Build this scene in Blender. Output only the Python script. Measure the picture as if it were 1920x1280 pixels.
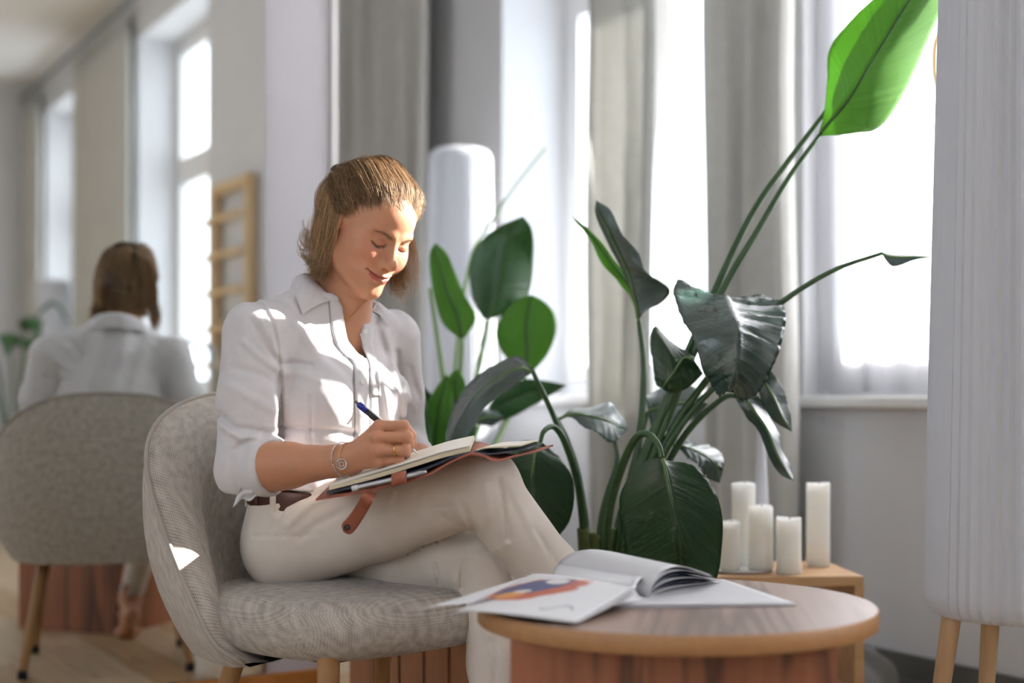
import bpy, bmesh, math, random
import numpy as np
from mathutils import Vector, Matrix

# ------------------------------------------------------------------ camera, daylight, exposure
for _o in list(bpy.data.objects):
    bpy.data.objects.remove(_o)
SC = bpy.context.scene
COL = SC.collection
FPX, CX, HY, EYE = 2666.67, 960.0, 740.0, 0.78          # focal length in pixels of the 1920x1280 frame, horizon, eye height
TH = math.radians(29.9)                                  # the window wall runs 29.9 degrees off the lens axis
NX, NY = -math.sin(TH), math.cos(TH)                     # along the window wall, away from the camera
MX, MY = math.cos(TH), math.sin(TH)                      # towards the window wall
WALLV = 2.83                                             # distance of the window wall from the camera
MIRS = 3.30                                              # distance of the mirror plane


def P(x, y, d):
    return Vector(((x - CX) / FPX * d, d, EYE + (HY - y) / FPX * d))


def RM(s, v, z):
    """room frame: s along the window wall, v into the room from it"""
    return Vector((s * NX + (WALLV - v) * MX, s * NY + (WALLV - v) * MY, z))


cam_d = bpy.data.cameras.new('camera')
cam = bpy.data.objects.new('camera', cam_d)
COL.objects.link(cam)
cam.location = (0, 0, EYE)
cam.rotation_euler = (math.pi / 2, 0, 0)
cam_d.sensor_width = 36
cam_d.lens = 50.0
cam_d.shift_y = 100.0 / 1920.0
cam_d.clip_start = 0.05
cam_d.dof.use_dof = True
cam_d.dof.focus_distance = 2.5
cam_d.dof.aperture_fstop = 1.8
SC.camera = cam

world = bpy.data.worlds.new('sky')
SC.world = world
world.use_nodes = True
wb = world.node_tree.nodes['Background']
wb.inputs[0].default_value = (0.83, 0.905, 1.0, 1)
wb.inputs[1].default_value = 5.5

SUN_AZ, SUN_EL = -12.0, 29.0                               # degrees: azimuth off the window wall's normal, elevation
_a = math.radians(SUN_AZ)
_ca, _sa = math.cos(_a), math.sin(_a)
_dh = Vector((MX * _ca + NX * _sa, MY * _ca + NY * _sa, 0))
_e = math.radians(SUN_EL)
SUNDIR = Vector((_dh.x * math.cos(_e), _dh.y * math.cos(_e), math.sin(_e)))
sun_d = bpy.data.lights.new('sun', 'SUN')
sun_d.energy = 46.0
sun_d.angle = math.radians(0.55)
sun_d.color = (1.0, 0.965, 0.92)
sun = bpy.data.objects.new('sun', sun_d)
COL.objects.link(sun)
sun.location = (6, 4, 6)
sun.rotation_euler = SUNDIR.to_track_quat('Z', 'Y').to_euler()

SC.view_settings.view_transform = 'Standard'
SC.view_settings.look = 'None'
SC.view_settings.exposure = -0.24
SC.view_settings.gamma = 1.0
SC.view_settings.use_curve_mapping = False
SC.cycles.use_denoising = True
SC.cycles.use_adaptive_sampling = True
SC.cycles.adaptive_threshold = 0.07
SC.cycles.adaptive_min_samples = 16
SC.cycles.use_light_tree = False
SC.cycles.caustics_reflective = True
SC.cycles.caustics_refractive = False
SC.cycles.max_bounces = 7
SC.cycles.diffuse_bounces = 4
SC.cycles.glossy_bounces = 4
SC.cycles.transmission_bounces = 6
SC.cycles.transparent_max_bounces = 16
SC.cycles.sample_clamp_indirect = 8.0

# ------------------------------------------------------------------ materials
MATS = {}


def srgb(*c):
    if len(c) == 1:
        c = (c[0],) * 3
    return tuple(((v / 255.0) / 12.92 if v / 255.0 <= 0.04045 else ((v / 255.0 + 0.055) / 1.055) ** 2.4) for v in c)


class NT:
    def __init__(self, name):
        self.m = bpy.data.materials.new(name)
        self.m.use_nodes = True
        self.nt = self.m.node_tree
        self.b = self.nt.nodes['Principled BSDF']
        self.out = self.nt.nodes['Material Output']

    def n(self, t, **kw):
        nd = self.nt.nodes.new(t)
        for k, v in kw.items():
            if k.startswith('i_'):
                nd.inputs[k[2:].replace('_', ' ')].default_value = v
            else:
                setattr(nd, k, v)
        return nd

    def l(self, a, b):
        self.nt.links.new(a, b)

    def coords(self, kind='Object', scale=(1, 1, 1), rot=(0, 0, 0)):
        tc = self.n('ShaderNodeTexCoord')
        mp = self.n('ShaderNodeMapping')
        mp.inputs['Scale'].default_value = scale
        mp.inputs['Rotation'].default_value = rot
        self.l(tc.outputs[kind], mp.inputs[0])
        return mp.outputs[0]

    def ramp(self, fac, stops):
        r = self.n('ShaderNodeValToRGB')
        el = r.color_ramp.elements
        while len(el) < len(stops):
            el.new(0.5)
        for e, (p, c) in zip(el, stops):
            e.position = p
            e.color = (c[0], c[1], c[2], 1)
        self.l(fac, r.inputs[0])
        return r.outputs[0]

    def bump(self, h, strength=0.3, dist=0.01):
        bp = self.n('ShaderNodeBump')
        bp.inputs['Strength'].default_value = strength
        bp.inputs['Distance'].default_value = dist
        self.l(h, bp.inputs['Height'])
        self.l(bp.outputs[0], self.b.inputs['Normal'])
        return bp

    def set(self, **kw):
        for k, v in kw.items():
            self.b.inputs[k.replace('_', ' ')].default_value = v
        return self


def mat_plain(name, col, rough=0.6, noise=0.06, scale=20, spec=0.5, metal=0.0, bump=0.0, bscale=200, sheen=0.0, sss=0.0, transl=0.0):
    """a colour with faint procedural unevenness, optional fine relief and translucency"""
    t = NT(name)
    t.set(Roughness=rough, Metallic=metal)
    t.b.inputs['Specular IOR Level'].default_value = spec
    co = t.coords()
    nz = t.n('ShaderNodeTexNoise')
    nz.inputs['Scale'].default_value = scale
    nz.inputs['Detail'].default_value = 4
    t.l(co, nz.inputs['Vector'])
    a = tuple(max(0, c * (1 - noise)) for c in col)
    b = tuple(min(1, c * (1 + noise)) for c in col)
    cc = t.ramp(nz.outputs[0], [(0.3, a), (0.7, b)])
    t.l(cc, t.b.inputs['Base Color'])
    if bump:
        n2 = t.n('ShaderNodeTexNoise')
        n2.inputs['Scale'].default_value = bscale
        n2.inputs['Detail'].default_value = 3
        t.l(co, n2.inputs['Vector'])
        t.bump(n2.outputs[0], bump, 0.003)
    if sheen:
        t.b.inputs['Sheen Weight'].default_value = sheen
    if sss:
        t.b.inputs['Subsurface Weight'].default_value = sss
        t.b.inputs['Subsurface Radius'].default_value = (0.02, 0.01, 0.006)
        t.b.inputs['Subsurface Scale'].default_value = 1.0
    if transl:
        tr = t.n('ShaderNodeBsdfTranslucent')
        t.l(cc, tr.inputs[0])
        mx = t.n('ShaderNodeMixShader')
        mx.inputs[0].default_value = transl
        t.l(t.b.outputs[0], mx.inputs[1])
        t.l(tr.outputs[0], mx.inputs[2])
        t.l(mx.outputs[0], t.out.inputs[0])
    MATS[name] = t.m
    return t.m


def mat_wood(name, c1, c2, axis=2, scale=1.0, rough=0.5, dark=None, streak=0.0, kind='Object'):
    t = NT(name)
    t.set(Roughness=rough)
    sc = [28 * scale] * 3
    sc[axis] = 1.6 * scale
    co = t.coords(kind, tuple(sc))
    nz = t.n('ShaderNodeTexNoise')
    nz.inputs['Scale'].default_value = 1.0
    nz.inputs['Detail'].default_value = 6
    nz.inputs['Distortion'].default_value = 0.6
    t.l(co, nz.inputs['Vector'])
    stops = [(0.28, c1), (0.55, c2), (0.8, tuple(c * 0.9 for c in c1))]
    cc = t.ramp(nz.outputs[0], stops)
    if dark:
        sc2 = [9 * scale] * 3
        sc2[axis] = 0.7 * scale
        co2 = t.coords(kind, tuple(sc2))
        n2 = t.n('ShaderNodeTexNoise')
        n2.inputs['Scale'].default_value = 1.0
        n2.inputs['Detail'].default_value = 3
        n2.inputs['Distortion'].default_value = 1.2
        t.l(co2, n2.inputs['Vector'])
        f = t.ramp(n2.outputs[0], [(0.50, (0, 0, 0)), (0.56, (streak,) * 3), (0.60, (streak * .35,) * 3), (0.7, (0, 0, 0))])
        mx = t.n('ShaderNodeMix', data_type='RGBA')
        t.l(f, mx.inputs[0])
        t.l(cc, mx.inputs[6])
        mx.inputs[7].default_value = (*dark, 1)
        cc = mx.outputs[2]
    t.l(cc, t.b.inputs['Base Color'])
    t.bump(nz.outputs[0], 0.12, 0.002)
    MATS[name] = t.m
    return t.m


# ------------------------------------------------------------------ mesh helpers
def mk(name, vf, mat=None, parent=None, smooth=False, auto=None):
    v, f = vf
    me = bpy.data.meshes.new(name)
    me.from_pydata([tuple(p) for p in v], [], [tuple(int(i) for i in q) for q in f])
    me.validate()
    if smooth:
        me.polygons.foreach_set('use_smooth', [True] * len(me.polygons))
    me.update()
    o = bpy.data.objects.new(name, me)
    COL.objects.link(o)
    if mat is not None:
        if isinstance(mat, (list, tuple)):
            for m in mat:
                me.materials.append(m)
        else:
            me.materials.append(mat)
    if parent is not None:
        o.parent = parent
    if auto is not None:
        me.polygons.foreach_set('use_smooth', [True] * len(me.polygons))
        md = o.modifiers.new('edges', 'EDGE_SPLIT')
        md.split_angle = math.radians(auto)
    return o


def empty(name, loc=(0, 0, 0), rz=0.0):
    o = bpy.data.objects.new(name, None)
    COL.objects.link(o)
    o.location = loc
    o.rotation_euler = (0, 0, rz)
    o.empty_display_size = 0.05
    return o


def tag(o, label=None, cat=None, group=None, kind=None):
    if label:
        o['label'] = label
    if cat:
        o['category'] = cat
    if group:
        o['group'] = group
    if kind:
        o['kind'] = kind
    return o


def merge(*vfs):
    V, Fc = [], []
    for v, f in vfs:
        b = len(V)
        V.extend([tuple(p) for p in v])
        Fc.extend([tuple(i + b for i in q) for q in f])
    return V, Fc


def box(x0, x1, y0, y1, z0, z1, bev=0.0):
    if bev <= 0:
        v = [(x, y, z) for z in (z0, z1) for y in (y0, y1) for x in (x0, x1)]
        f = [(0, 2, 3, 1), (4, 5, 7, 6), (0, 1, 5, 4), (2, 6, 7, 3), (0, 4, 6, 2), (1, 3, 7, 5)]
        return v, f
    bm = bmesh.new()
    v, f = box(x0, x1, y0, y1, z0, z1)
    bv = [bm.verts.new(p) for p in v]
    for q in f:
        bm.faces.new([bv[i] for i in q])
    bmesh.ops.bevel(bm, geom=list(bm.edges), offset=bev, segments=2, affect='EDGES', profile=0.6)
    bm.normal_update()
    out = ([tuple(p.co) for p in bm.verts], [tuple(p.index for p in fc.verts) for fc in bm.faces])
    bm.verts.index_update()
    out = ([tuple(p.co) for p in bm.verts], [tuple(p.index for p in fc.verts) for fc in bm.faces])
    bm.free()
    return out


def rbox(s0, s1, v0, v1, z0, z1, bev=0.0):
    """box in the room frame"""
    v, f = box(s0, s1, v0, v1, z0, z1, bev)
    return [RM(*p) for p in v], [tuple(reversed(q)) for q in f] if False else f


def xf(vf, M):
    return [M @ Vector(p) for p in vf[0]], vf[1]


def catmull(pts, n):
    """n samples of a smooth curve through pts (any dimension)"""
    p = np.array(pts, float)
    k = len(p)
    if k == 2:
        t = np.linspace(0, 1, n)[:, None]
        return p[0] * (1 - t) + p[1] * t
    q = np.vstack([2 * p[0] - p[1], p, 2 * p[-1] - p[-2]])
    u = np.linspace(0, k - 1, n)
    i = np.minimum(u.astype(int), k - 2)
    t = (u - i)[:, None]
    a, b, c, d = q[i], q[i + 1], q[i + 2], q[i + 3]
    return 0.5 * ((2 * b) + (-a + c) * t + (2 * a - 5 * b + 4 * c - d) * t ** 2 + (-a + 3 * b - 3 * c + d) * t ** 3)


def tube(pts, rad, n=8, caps=True):
    """swept round tube; rad a number or a list"""
    p = np.array([tuple(q) for q in pts], float)
    k = len(p)
    r = np.full(k, rad, float) if np.isscalar(rad) else np.array(rad, float)
    tg = np.gradient(p, axis=0)
    tg /= np.linalg.norm(tg, axis=1)[:, None] + 1e-12
    ref = np.array([0, 0, 1.0]) if abs(tg[0][2]) < 0.9 else np.array([1.0, 0, 0])
    V, Fc = [], []
    u = np.cross(tg[0], ref)
    u /= np.linalg.norm(u)
    for i in range(k):
        u = u - tg[i] * np.dot(u, tg[i])
        u /= np.linalg.norm(u) + 1e-12
        w = np.cross(tg[i], u)
        for j in range(n):
            a = 2 * math.pi * j / n
            V.append(tuple(p[i] + r[i] * (math.cos(a) * u + math.sin(a) * w)))
    for i in range(k - 1):
        for j in range(n):
            a, b = i * n + j, i * n + (j + 1) % n
            Fc.append((a, b, b + n, a + n))
    if caps:
        Fc.append(tuple(range(n - 1, -1, -1)))
        Fc.append(tuple((k - 1) * n + j for j in range(n)))
    return V, Fc


def lathe(prof, n=32, caps=True):
    """prof: list of (radius, z)"""
    V, Fc = [], []
    for r, z in prof:
        for j in range(n):
            a = 2 * math.pi * j / n
            V.append((r * math.cos(a), r * math.sin(a), z))
    for i in range(len(prof) - 1):
        for j in range(n):
            a, b = i * n + j, i * n + (j + 1) % n
            Fc.append((a, b, b + n, a + n))
    if caps:
        Fc.append(tuple(range(n - 1, -1, -1)))
        Fc.append(tuple((len(prof) - 1) * n + j for j in range(n)))
    return V, Fc


def grid(rows, closed=False):
    """quad sheet from a list of equally long rows of points"""
    V = [tuple(p) for r in rows for p in r]
    m = len(rows[0])
    Fc = []
    for i in range(len(rows) - 1):
        for j in range(m - 1 if not closed else m):
            a, b = i * m + j, i * m + (j + 1) % m
            Fc.append((a, b, b + m, a + m))
    return V, Fc


def solid(o, t, off=0.0):
    md = o.modifiers.new('thickness', 'SOLIDIFY')
    md.thickness = t
    md.offset = off
    return o


def subsurf(o, lv=2):
    md = o.modifiers.new('smooth', 'SUBSURF')
    md.levels = lv
    md.render_levels = lv
    return o


# ------------------------------------------------------------------ the room
M_WALL = mat_plain('wall_paint', srgb(206, 208, 212), 0.85, 0.02, 3, bump=0.05, bscale=300)
M_WHITE = mat_plain('white_paint', srgb(228, 227, 226), 0.55, 0.015, 3)
M_CEIL = mat_plain('ceiling_paint', srgb(225, 225, 224), 0.9, 0.02, 2)
M_PANEL = mat_plain('panel_lacquer', srgb(196, 194, 200), 0.55, 0.012, 2)
M_FRAME = mat_plain('window_enamel', srgb(226, 227, 228), 0.4, 0.015, 5)
M_BASE = mat_plain('baseboard_paint', srgb(92, 94, 92), 0.5, 0.05, 8)
M_FLOOR = mat_wood('floor_oak', srgb(170, 148, 118), srgb(192, 170, 140), axis=0, scale=1.0, rough=0.32, dark=srgb(120, 92, 62), streak=0.35)
M_ORANGE = mat_wood('honey_wood', srgb(168, 106, 48), srgb(190, 124, 62), axis=0, scale=1.0, rough=0.45)
CEIL = 3.75
S_NEAR, S_FAR, V_FAR = -7.6, 7.8, 5.4


def struct(name, vf, m, parent=None, smooth=False):
    o = mk(name, vf, m, parent, smooth)
    if parent is None:
        o['kind'] = 'structure'
    return o


floor_b = struct('floor', rbox(S_NEAR, S_FAR, 0, V_FAR, -0.12, -0.022), M_FLOOR)
tag(floor_b, 'light oak plank floor of the sunlit room', 'floor')
# planks, boards running along the window wall, joints staggered
rnd = random.Random(4)
pv, pf = box(0, 1.0, 0, 0.138, -0.022, 0.0)
MF = [M_FLOOR] + [mat_wood('floor_oak_%s' % k, srgb(*a), srgb(*b), axis=0, rough=0.34, dark=srgb(118, 90, 60), streak=0.3)
                  for k, a, b in (('pale', (184, 158, 120), (204, 178, 142)), ('brown', (150, 120, 86), (174, 144, 106)))]
plank_me = []
for m_ in MF:
    me = bpy.data.meshes.new('plank')
    vv, ff = box(0, 1.396, 0, 0.1375, -0.022, 0.0)
    me.from_pydata(vv, [], ff)
    me.materials.append(m_)
    plank_me.append(me)
row = 0
v = 0.35
while v < 4.3:
    s = -1.9 - (row % 3) * 0.47
    while s < 3.2:
        o = bpy.data.objects.new('plank', plank_me[rnd.choice([0, 0, 1, 2])])
        COL.objects.link(o)
        o.parent = floor_b
        c = RM(s, v, 0)
        o.location = c
        o.rotation_euler = (0, 0, math.atan2(NY, NX))
        s += 1.4
    v += 0.14
    row += 1
# the rest of the floor, out of sight of the planks' edges
rest = merge(rbox(S_NEAR, S_FAR, 0, 0.21, -0.03, -0.001), rbox(S_NEAR, S_FAR, 4.3, V_FAR, -0.03, -0.001),
             rbox(S_NEAR, -1.9 - 0.94, 0.2, 4.32, -0.03, -0.001), rbox(3.3, S_FAR, 0.2, 4.32, -0.03, -0.001))
struct('floor_border', rest, M_FLOOR, floor_b)
ceil_o = struct('ceiling', rbox(S_NEAR, S_FAR, -0.4, V_FAR, CEIL, CEIL + 0.1), M_CEIL)
tag(ceil_o, 'high plain white ceiling', 'ceiling')

WT = 0.42      # wall thickness
# windows: (s0, s1, recess of the frame)
WINS = [(-7.0, -5.6, 0.30), (-3.85, -2.2, 0.30), (-0.45, 0.95, 0.30), (1.6, 3.2, 0.10), (3.60, 5.0, 0.30)]
SILL, HEAD = 0.775, 3.4
parts = []
prev = S_NEAR
for (a, b, _) in WINS:
    parts.append(rbox(prev, a, -WT, 0, 0, CEIL))
    parts.append(rbox(a, b, -WT, 0, 0, SILL - 0.03))
    parts.append(rbox(a, b, -WT, 0, HEAD, CEIL))
    prev = b
parts.append(rbox(prev, S_FAR, -WT, 0, 0, CEIL))
ww = struct('wall_window_side', merge(*parts), M_WALL)
tag(ww, 'pale grey wall with the tall windows', 'wall')
tag(struct('wall_far', rbox(S_FAR, S_FAR + 0.15, -WT, V_FAR, 0, CEIL), M_WALL), 'plain pale wall behind the mirror partition', 'wall')
tag(struct('wall_near', rbox(S_NEAR - 0.15, S_NEAR, -WT, V_FAR, 0, CEIL), M_WALL), 'pale end wall seen in the mirror at the left edge', 'wall')
FILL_WINS = [(-3.6, -2.2, V_FAR), (-1.3, 0.1, V_FAR), (0.9, 2.1, V_FAR), (4.5, 6.3, V_FAR)]          # unseen windows added on the other long side for fill light
parts = []
prev = S_NEAR
for (a, b, _) in FILL_WINS:
    parts += [rbox(prev, a, V_FAR, V_FAR + WT, 0, CEIL), rbox(a, b, V_FAR, V_FAR + WT, 0, SILL - 0.03), rbox(a, b, V_FAR, V_FAR + WT, HEAD, CEIL)]
    prev = b
parts.append(rbox(prev, S_FAR, V_FAR, V_FAR + WT, 0, CEIL))
tag(struct('wall_inner_side', merge(*parts), M_WALL), 'pale wall across the room from the curtains', 'wall')

t = NT('window_glass')
tr = t.n('ShaderNodeBsdfTransparent')
gl = t.n('ShaderNodeBsdfGlossy')
gl.inputs['Roughness'].default_value = 0.02
mx = t.n('ShaderNodeMixShader')
mx.inputs[0].default_value = 0.06
t.l(tr.outputs[0], mx.inputs[1])
t.l(gl.outputs[0], mx.inputs[2])
t.l(mx.outputs[0], t.out.inputs[0])
M_GLASS = t.m

WLAB = ['far tall white window reflected beside the end wall', 'tall white casement window reflected right of the grey curtain',
        'tall white window behind the camera', 'bright white window behind the big upright leaf',
        'tall white window behind the pale lamp and plants',
        'unseen fill window added across the room, farthest behind the camera', 'unseen fill window added across the room, behind the camera', 'unseen fill window added across the room, left of the camera', 'unseen fill window added across the room behind the mirror partition']
for i, (a, b, rc) in enumerate(WINS + FILL_WINS):
    inner = rc == V_FAR
    if inner:
        rc = -V_FAR - 0.3
    w = empty('window_%d' % (i + 1), RM((a + b) / 2, -rc, SILL))
    tag(w, WLAB[i], 'window', kind='structure')
    inv = Matrix.Translation(-w.location)
    L = lambda vf: xf(vf, inv)
    y1, y0 = -rc, -rc - 0.06
    z0, z1 = SILL + 0.0, HEAD
    zt = 2.42
    mid = (a + b) / 2
    fr = merge(rbox(a, a + 0.07, y0, y1, z0, z1), rbox(b - 0.07, b, y0, y1, z0, z1), rbox(a + .07, b - .07, y0, y1, z1 - 0.08, z1),
               rbox(a + .07, b - .07, y0, y1, z0, z0 + 0.07), rbox(a + .07, b - .07, y0, y1, zt - 0.05, zt + 0.05))
    mk('frame', L(fr), M_FRAME, w)
    for (s0, s1) in ((a + 0.07, mid), (mid, b - 0.07)):
        for (q0, q1) in ((z0 + 0.07, zt - 0.05), (zt + 0.05, z1 - 0.08)):
            sash = merge(rbox(s0, s0 + 0.05, y0 + .01, y1 + 0.012, q0, q1), rbox(s1 - 0.05, s1, y0 + .01, y1 + .012, q0, q1),
                         rbox(s0 + .05, s1 - .05, y0 + .01, y1 + .012, q0, q0 + 0.05), rbox(s0 + .05, s1 - .05, y0 + .01, y1 + .012, q1 - 0.05, q1))
            so = mk('sash', L(sash), M_FRAME, w)
            mk('pane', L(rbox(s0 + 0.05, s1 - 0.05, y0 + 0.025, y0 + 0.031, q0 + 0.05, q1 - 0.05)), M_GLASS, so)
    mk('sill_board', L(rbox(a - 0.03, b + 0.03, -rc + 0.0, 0.05, SILL - 0.03, SILL, 0.006) if not inner else rbox(a - .03, b + .03, V_FAR - .05, V_FAR + .24, SILL - .03, SILL, .006)), M_FRAME, w)
    mk('rail', L(rbox(a + .07, b - .07, -rc + .001, -rc + 0.025, SILL + 0.001, SILL + 0.035)), M_FRAME, w)
    pl = bpy.data.lights.new('daylight_portal', 'AREA')
    pl.shape = 'RECTANGLE'
    pl.size, pl.size_y = b - a, HEAD - SILL
    pl.cycles.is_portal = True
    po = bpy.data.objects.new('daylight_portal', pl)
    COL.objects.link(po)
    po.location = RM((a + b) / 2, (V_FAR + WT + 0.02) if inner else (-WT - 0.02), (HEAD + SILL) / 2)
    # light's -Z must look into the room (-m), local X along the wall
    zx = Vector((MX, MY, 0)) * (-1 if inner else 1)
    xx = Vector((NX, NY, 0))
    yy = zx.cross(xx)
    po.rotation_euler = Matrix((xx, yy, zx)).transposed().to_euler()

for nm, (a, b) in zip(('baseboard_window_side', ), ((S_NEAR, S_FAR),)):
    o = struct(nm, merge(rbox(a, b, 0.0, 0.018, 0, 0.085), rbox(a, b, 0.0, 0.028, 0, 0.02)), M_BASE)
    tag(o, 'dark grey painted baseboard under the windows', 'baseboard')

# ------------------------------------------------------------------ partition with the mirror
PV0 = 1.437
part = struct('wall_partition', rbox(MIRS + 0.012, MIRS + 0.14, PV0 + 0.012, 3.7, 0.0, CEIL), M_PANEL)
tag(part, 'white lacquered partition panel right of the mirror', 'wall')
mk('edge_strip', rbox(MIRS + 0.004, MIRS + 0.15, PV0 - 0.006, PV0 + 0.012, 0.1, CEIL), M_WHITE, part)
tr1 = struct('trim_1', rbox(MIRS - 0.012, MIRS + 0.012, PV0, 3.7, 0.0, 0.10, 0.003), M_ORANGE)
tag(tr1, 'honey coloured wooden skirting under the mirror', 'skirting')
t = NT('mirror_silver')
t.set(Metallic=1.0, Roughness=0.0)
t.b.inputs['Base Color'].default_value = (0.83, 0.85, 0.83, 1)
M_MIRROR = t.m
mir = empty('wall_mirror', RM(MIRS, 2.2, 0.1))
tag(mir, 'large frameless wall mirror reflecting the seated person and windows', 'mirror')
inv = Matrix.Translation(-mir.location)
mv0, mv1, mz0, mz1 = 1.625, 3.4, 0.103, 2.6
mk('glass', xf(([RM(MIRS - 0.0005, mv0, mz0), RM(MIRS - 0.0005, mv1, mz0), RM(MIRS - 0.0005, mv1, mz1), RM(MIRS - 0.0005, mv0, mz1)], [(0, 1, 2, 3)]), inv), M_MIRROR, mir)
mk('backing', xf(rbox(MIRS, MIRS + 0.0118, mv0, mv1, mz0, mz1), inv), mat_plain('mirror_backing', srgb(70, 72, 74), 0.5), mir)

# ------------------------------------------------------------------ curtains
M_CUR = mat_plain('curtain_linen', srgb(213, 213, 209), 0.9, 0.04, 30, bump=0.1, bscale=500, transl=0.27)
M_SHEER = None
t = NT('sheer_voile')
tl = t.n('ShaderNodeBsdfTranslucent')
tl.inputs[0].default_value = (0.95, 0.95, 0.97, 1)
df = t.n('ShaderNodeBsdfDiffuse')
df.inputs[0].default_value = (0.92, 0.92, 0.94, 1)
tp = t.n('ShaderNodeBsdfTransparent')
co = t.coords('Object', (3, 3, 0.2))
nz = t.n('ShaderNodeTexNoise')
nz.inputs['Scale'].default_value = 4
t.l(co, nz.inputs['Vector'])
a1 = t.n('ShaderNodeMixShader')
a1.inputs[0].default_value = 0.3
t.l(tl.outputs[0], a1.inputs[1])
t.l(df.outputs[0], a1.inputs[2])
a2 = t.n('ShaderNodeMixShader')
fac = t.n('ShaderNodeMapRange')
fac.inputs[3].default_value = 0.92
fac.inputs[4].default_value = 0.98
t.l(nz.outputs[0], fac.inputs[0])
t.l(fac.outputs[0], a2.inputs[0])
t.l(tp.outputs[0], a2.inputs[1])
t.l(a1.outputs[0], a2.inputs[2])
t.l(a2.outputs[0], t.out.inputs[0])
M_SHEER = t.m


def curtain(name, s0, s1, v0, z0, z1, folds, amp, m, label, seed=0, group=None, taper=0.0, cat='curtain'):
    r = random.Random(seed)
    n = folds * 14
    root = empty(name, RM((s0 + s1) / 2, v0, z0))
    tag(root, label, cat, group)
    amps = [amp * r.uniform(0.55, 1.2) for _ in range(folds + 3)]
    ph = [r.uniform(0.75, 1.25) for _ in range(folds + 3)]
    cs = np.cumsum([0] + ph)
    rows = []
    zs = np.linspace(z0, z1, 16)
    for z in zs:
        k = (z - z0) / (z1 - z0)
        row_ = []
        for i in range(n + 1):
            u = i / n
            w = u * cs[folds]
            j = int(np.searchsorted(cs, w, side='right') - 1)
            j = min(j, folds)
            ff = (w - cs[j]) / ph[j]
            a = amps[j] * (1 - ff) + amps[j + 1] * ff
            sway = 0.012 * math.sin(3.1 * z + j * 1.7 + seed)
            off = a * math.sin(2 * math.pi * ff + 0.5 * math.sin(2 * math.pi * ff)) * (0.75 + 0.35 * (1 - k))
            sp = s0 + (s1 - s0) * u
            c = (s0 + s1) / 2
            sp = c + (sp - c) * (1 - taper * k) + 0.35 * a * math.cos(2 * math.pi * ff) + sway
            row_.append(RM(sp, v0 + off, z) - root.location)
        rows.append(row_)
    c = mk('cloth', grid(rows), m, root, True)
    solid(c, 0.0025)
    tp_ = []
    for q in range(folds):
        pass
    mk('header_tape', xf(rbox(s0, s1, v0 - 0.012, v0 + 0.012, z1, z1 + 0.03), Matrix.Translation(-root.location)), m, root)
    return root


ZT = 3.55
curtain('linen_curtain', 5.42, 6.7, 0.12, 0.02, ZT, 6, 0.05, M_CUR, 'beige grey linen curtain hanging between the partition and the pale lamp', 3)
curtain('linen_curtain', 3.76, 4.15, 0.13, 0.02, ZT, 3, 0.045, M_CUR, 'narrow grey curtain behind the tall curled leaf', 5)
curtain('linen_curtain', 3.08, 3.50, 0.12, 0.02, ZT, 3, 0.05, M_CUR, 'beige curtain at the left edge of the brightest window', 9)
curtain('linen_curtain', 1.0, 1.965, 0.12, 0.02, ZT, 6, 0.05, M_CUR, 'unseen grey curtain behind the ribbed lamp, added to narrow the sun beam', 11)  # added out of view, its edge trims the sun beam
curtain('linen_curtain', -5.50, -3.86, 0.075, 0.02, ZT, 8, 0.04, M_CUR, 'wide grey curtain seen in the mirror above the reflected head', 12)
curtain('linen_curtain', -7.55, -7.02, 0.075, 0.02, ZT, 3, 0.05, M_CUR, 'curtain in the mirror beside the end wall', 14)
sh = curtain('sheer_curtain', 2.02, 3.19, -0.05, SILL + 0.012, HEAD - 0.06, 8, 0.012, M_SHEER, 'thin white sheer curtain over the brightest window', 21)
sh2 = curtain('sheer_curtain', -0.44, 0.94, -0.2, SILL + 0.012, HEAD - 0.06, 9, 0.012, M_SHEER, 'unseen white sheer added over the window behind the camera to block sun', 22)  # added out of view to keep direct sun off the floor
curtain('sheer_curtain', 1.68, 2.14, -0.075, SILL + 0.012, 1.60, 5, 0.010, M_SHEER, 'short unseen white sheer behind the ribbed lamp, added to block low sun', 23)  # added out of view to cut the sun streak on the floor
# curtain rail on the window side
M_RAIL = mat_plain('rail_metal', srgb(120, 122, 122), 0.4, 0.03, 10, metal=0.6)
rl = mk('curtain_rail', tube([RM(s_, 0.12, ZT + 0.05) for s_ in np.linspace(S_NEAR + .02, S_FAR - .02, 30)], 0.016, 8), M_RAIL, smooth=True)
tag(rl, 'slim grey curtain rail under the ceiling above the windows', 'rail')


# ------------------------------------------------------------------ the upholstered chair
t = NT('chair_weave')
t.set(Roughness=0.95)
t.b.inputs['Specular IOR Level'].default_value = 0.15
t.b.inputs['Sheen Weight'].default_value = 0.15
uvn = t.n('ShaderNodeTexCoord')
mp = t.n('ShaderNodeMapping')
t.l(uvn.outputs['UV'], mp.inputs[0])
wx = t.n('ShaderNodeTexWave', wave_type='BANDS', bands_direction='X')
wy = t.n('ShaderNodeTexWave', wave_type='BANDS', bands_direction='Y')
for w_ in (wx, wy):
    w_.inputs['Scale'].default_value = 78.0
    w_.inputs['Distortion'].default_value = 1.2
    w_.inputs['Detail'].default_value = 2
    w_.inputs['Detail Scale'].default_value = 2.0
    t.l(mp.outputs[0], w_.inputs['Vector'])
mu = t.n('ShaderNodeMath', operation='MULTIPLY')
t.l(wx.outputs['Fac'], mu.inputs[0])
t.l(wy.outputs['Fac'], mu.inputs[1])
nz = t.n('ShaderNodeTexNoise')
nz.inputs['Scale'].default_value = 60
nz.inputs['Detail'].default_value = 4
t.l(uvn.outputs['UV'], nz.inputs['Vector'])
ad = t.n('ShaderNodeMath', operation='MULTIPLY_ADD')
wk = t.n('ShaderNodeMath', operation='MULTIPLY')
wk.inputs[1].default_value = 0.55
t.l(mu.outputs[0], wk.inputs[0])
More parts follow.
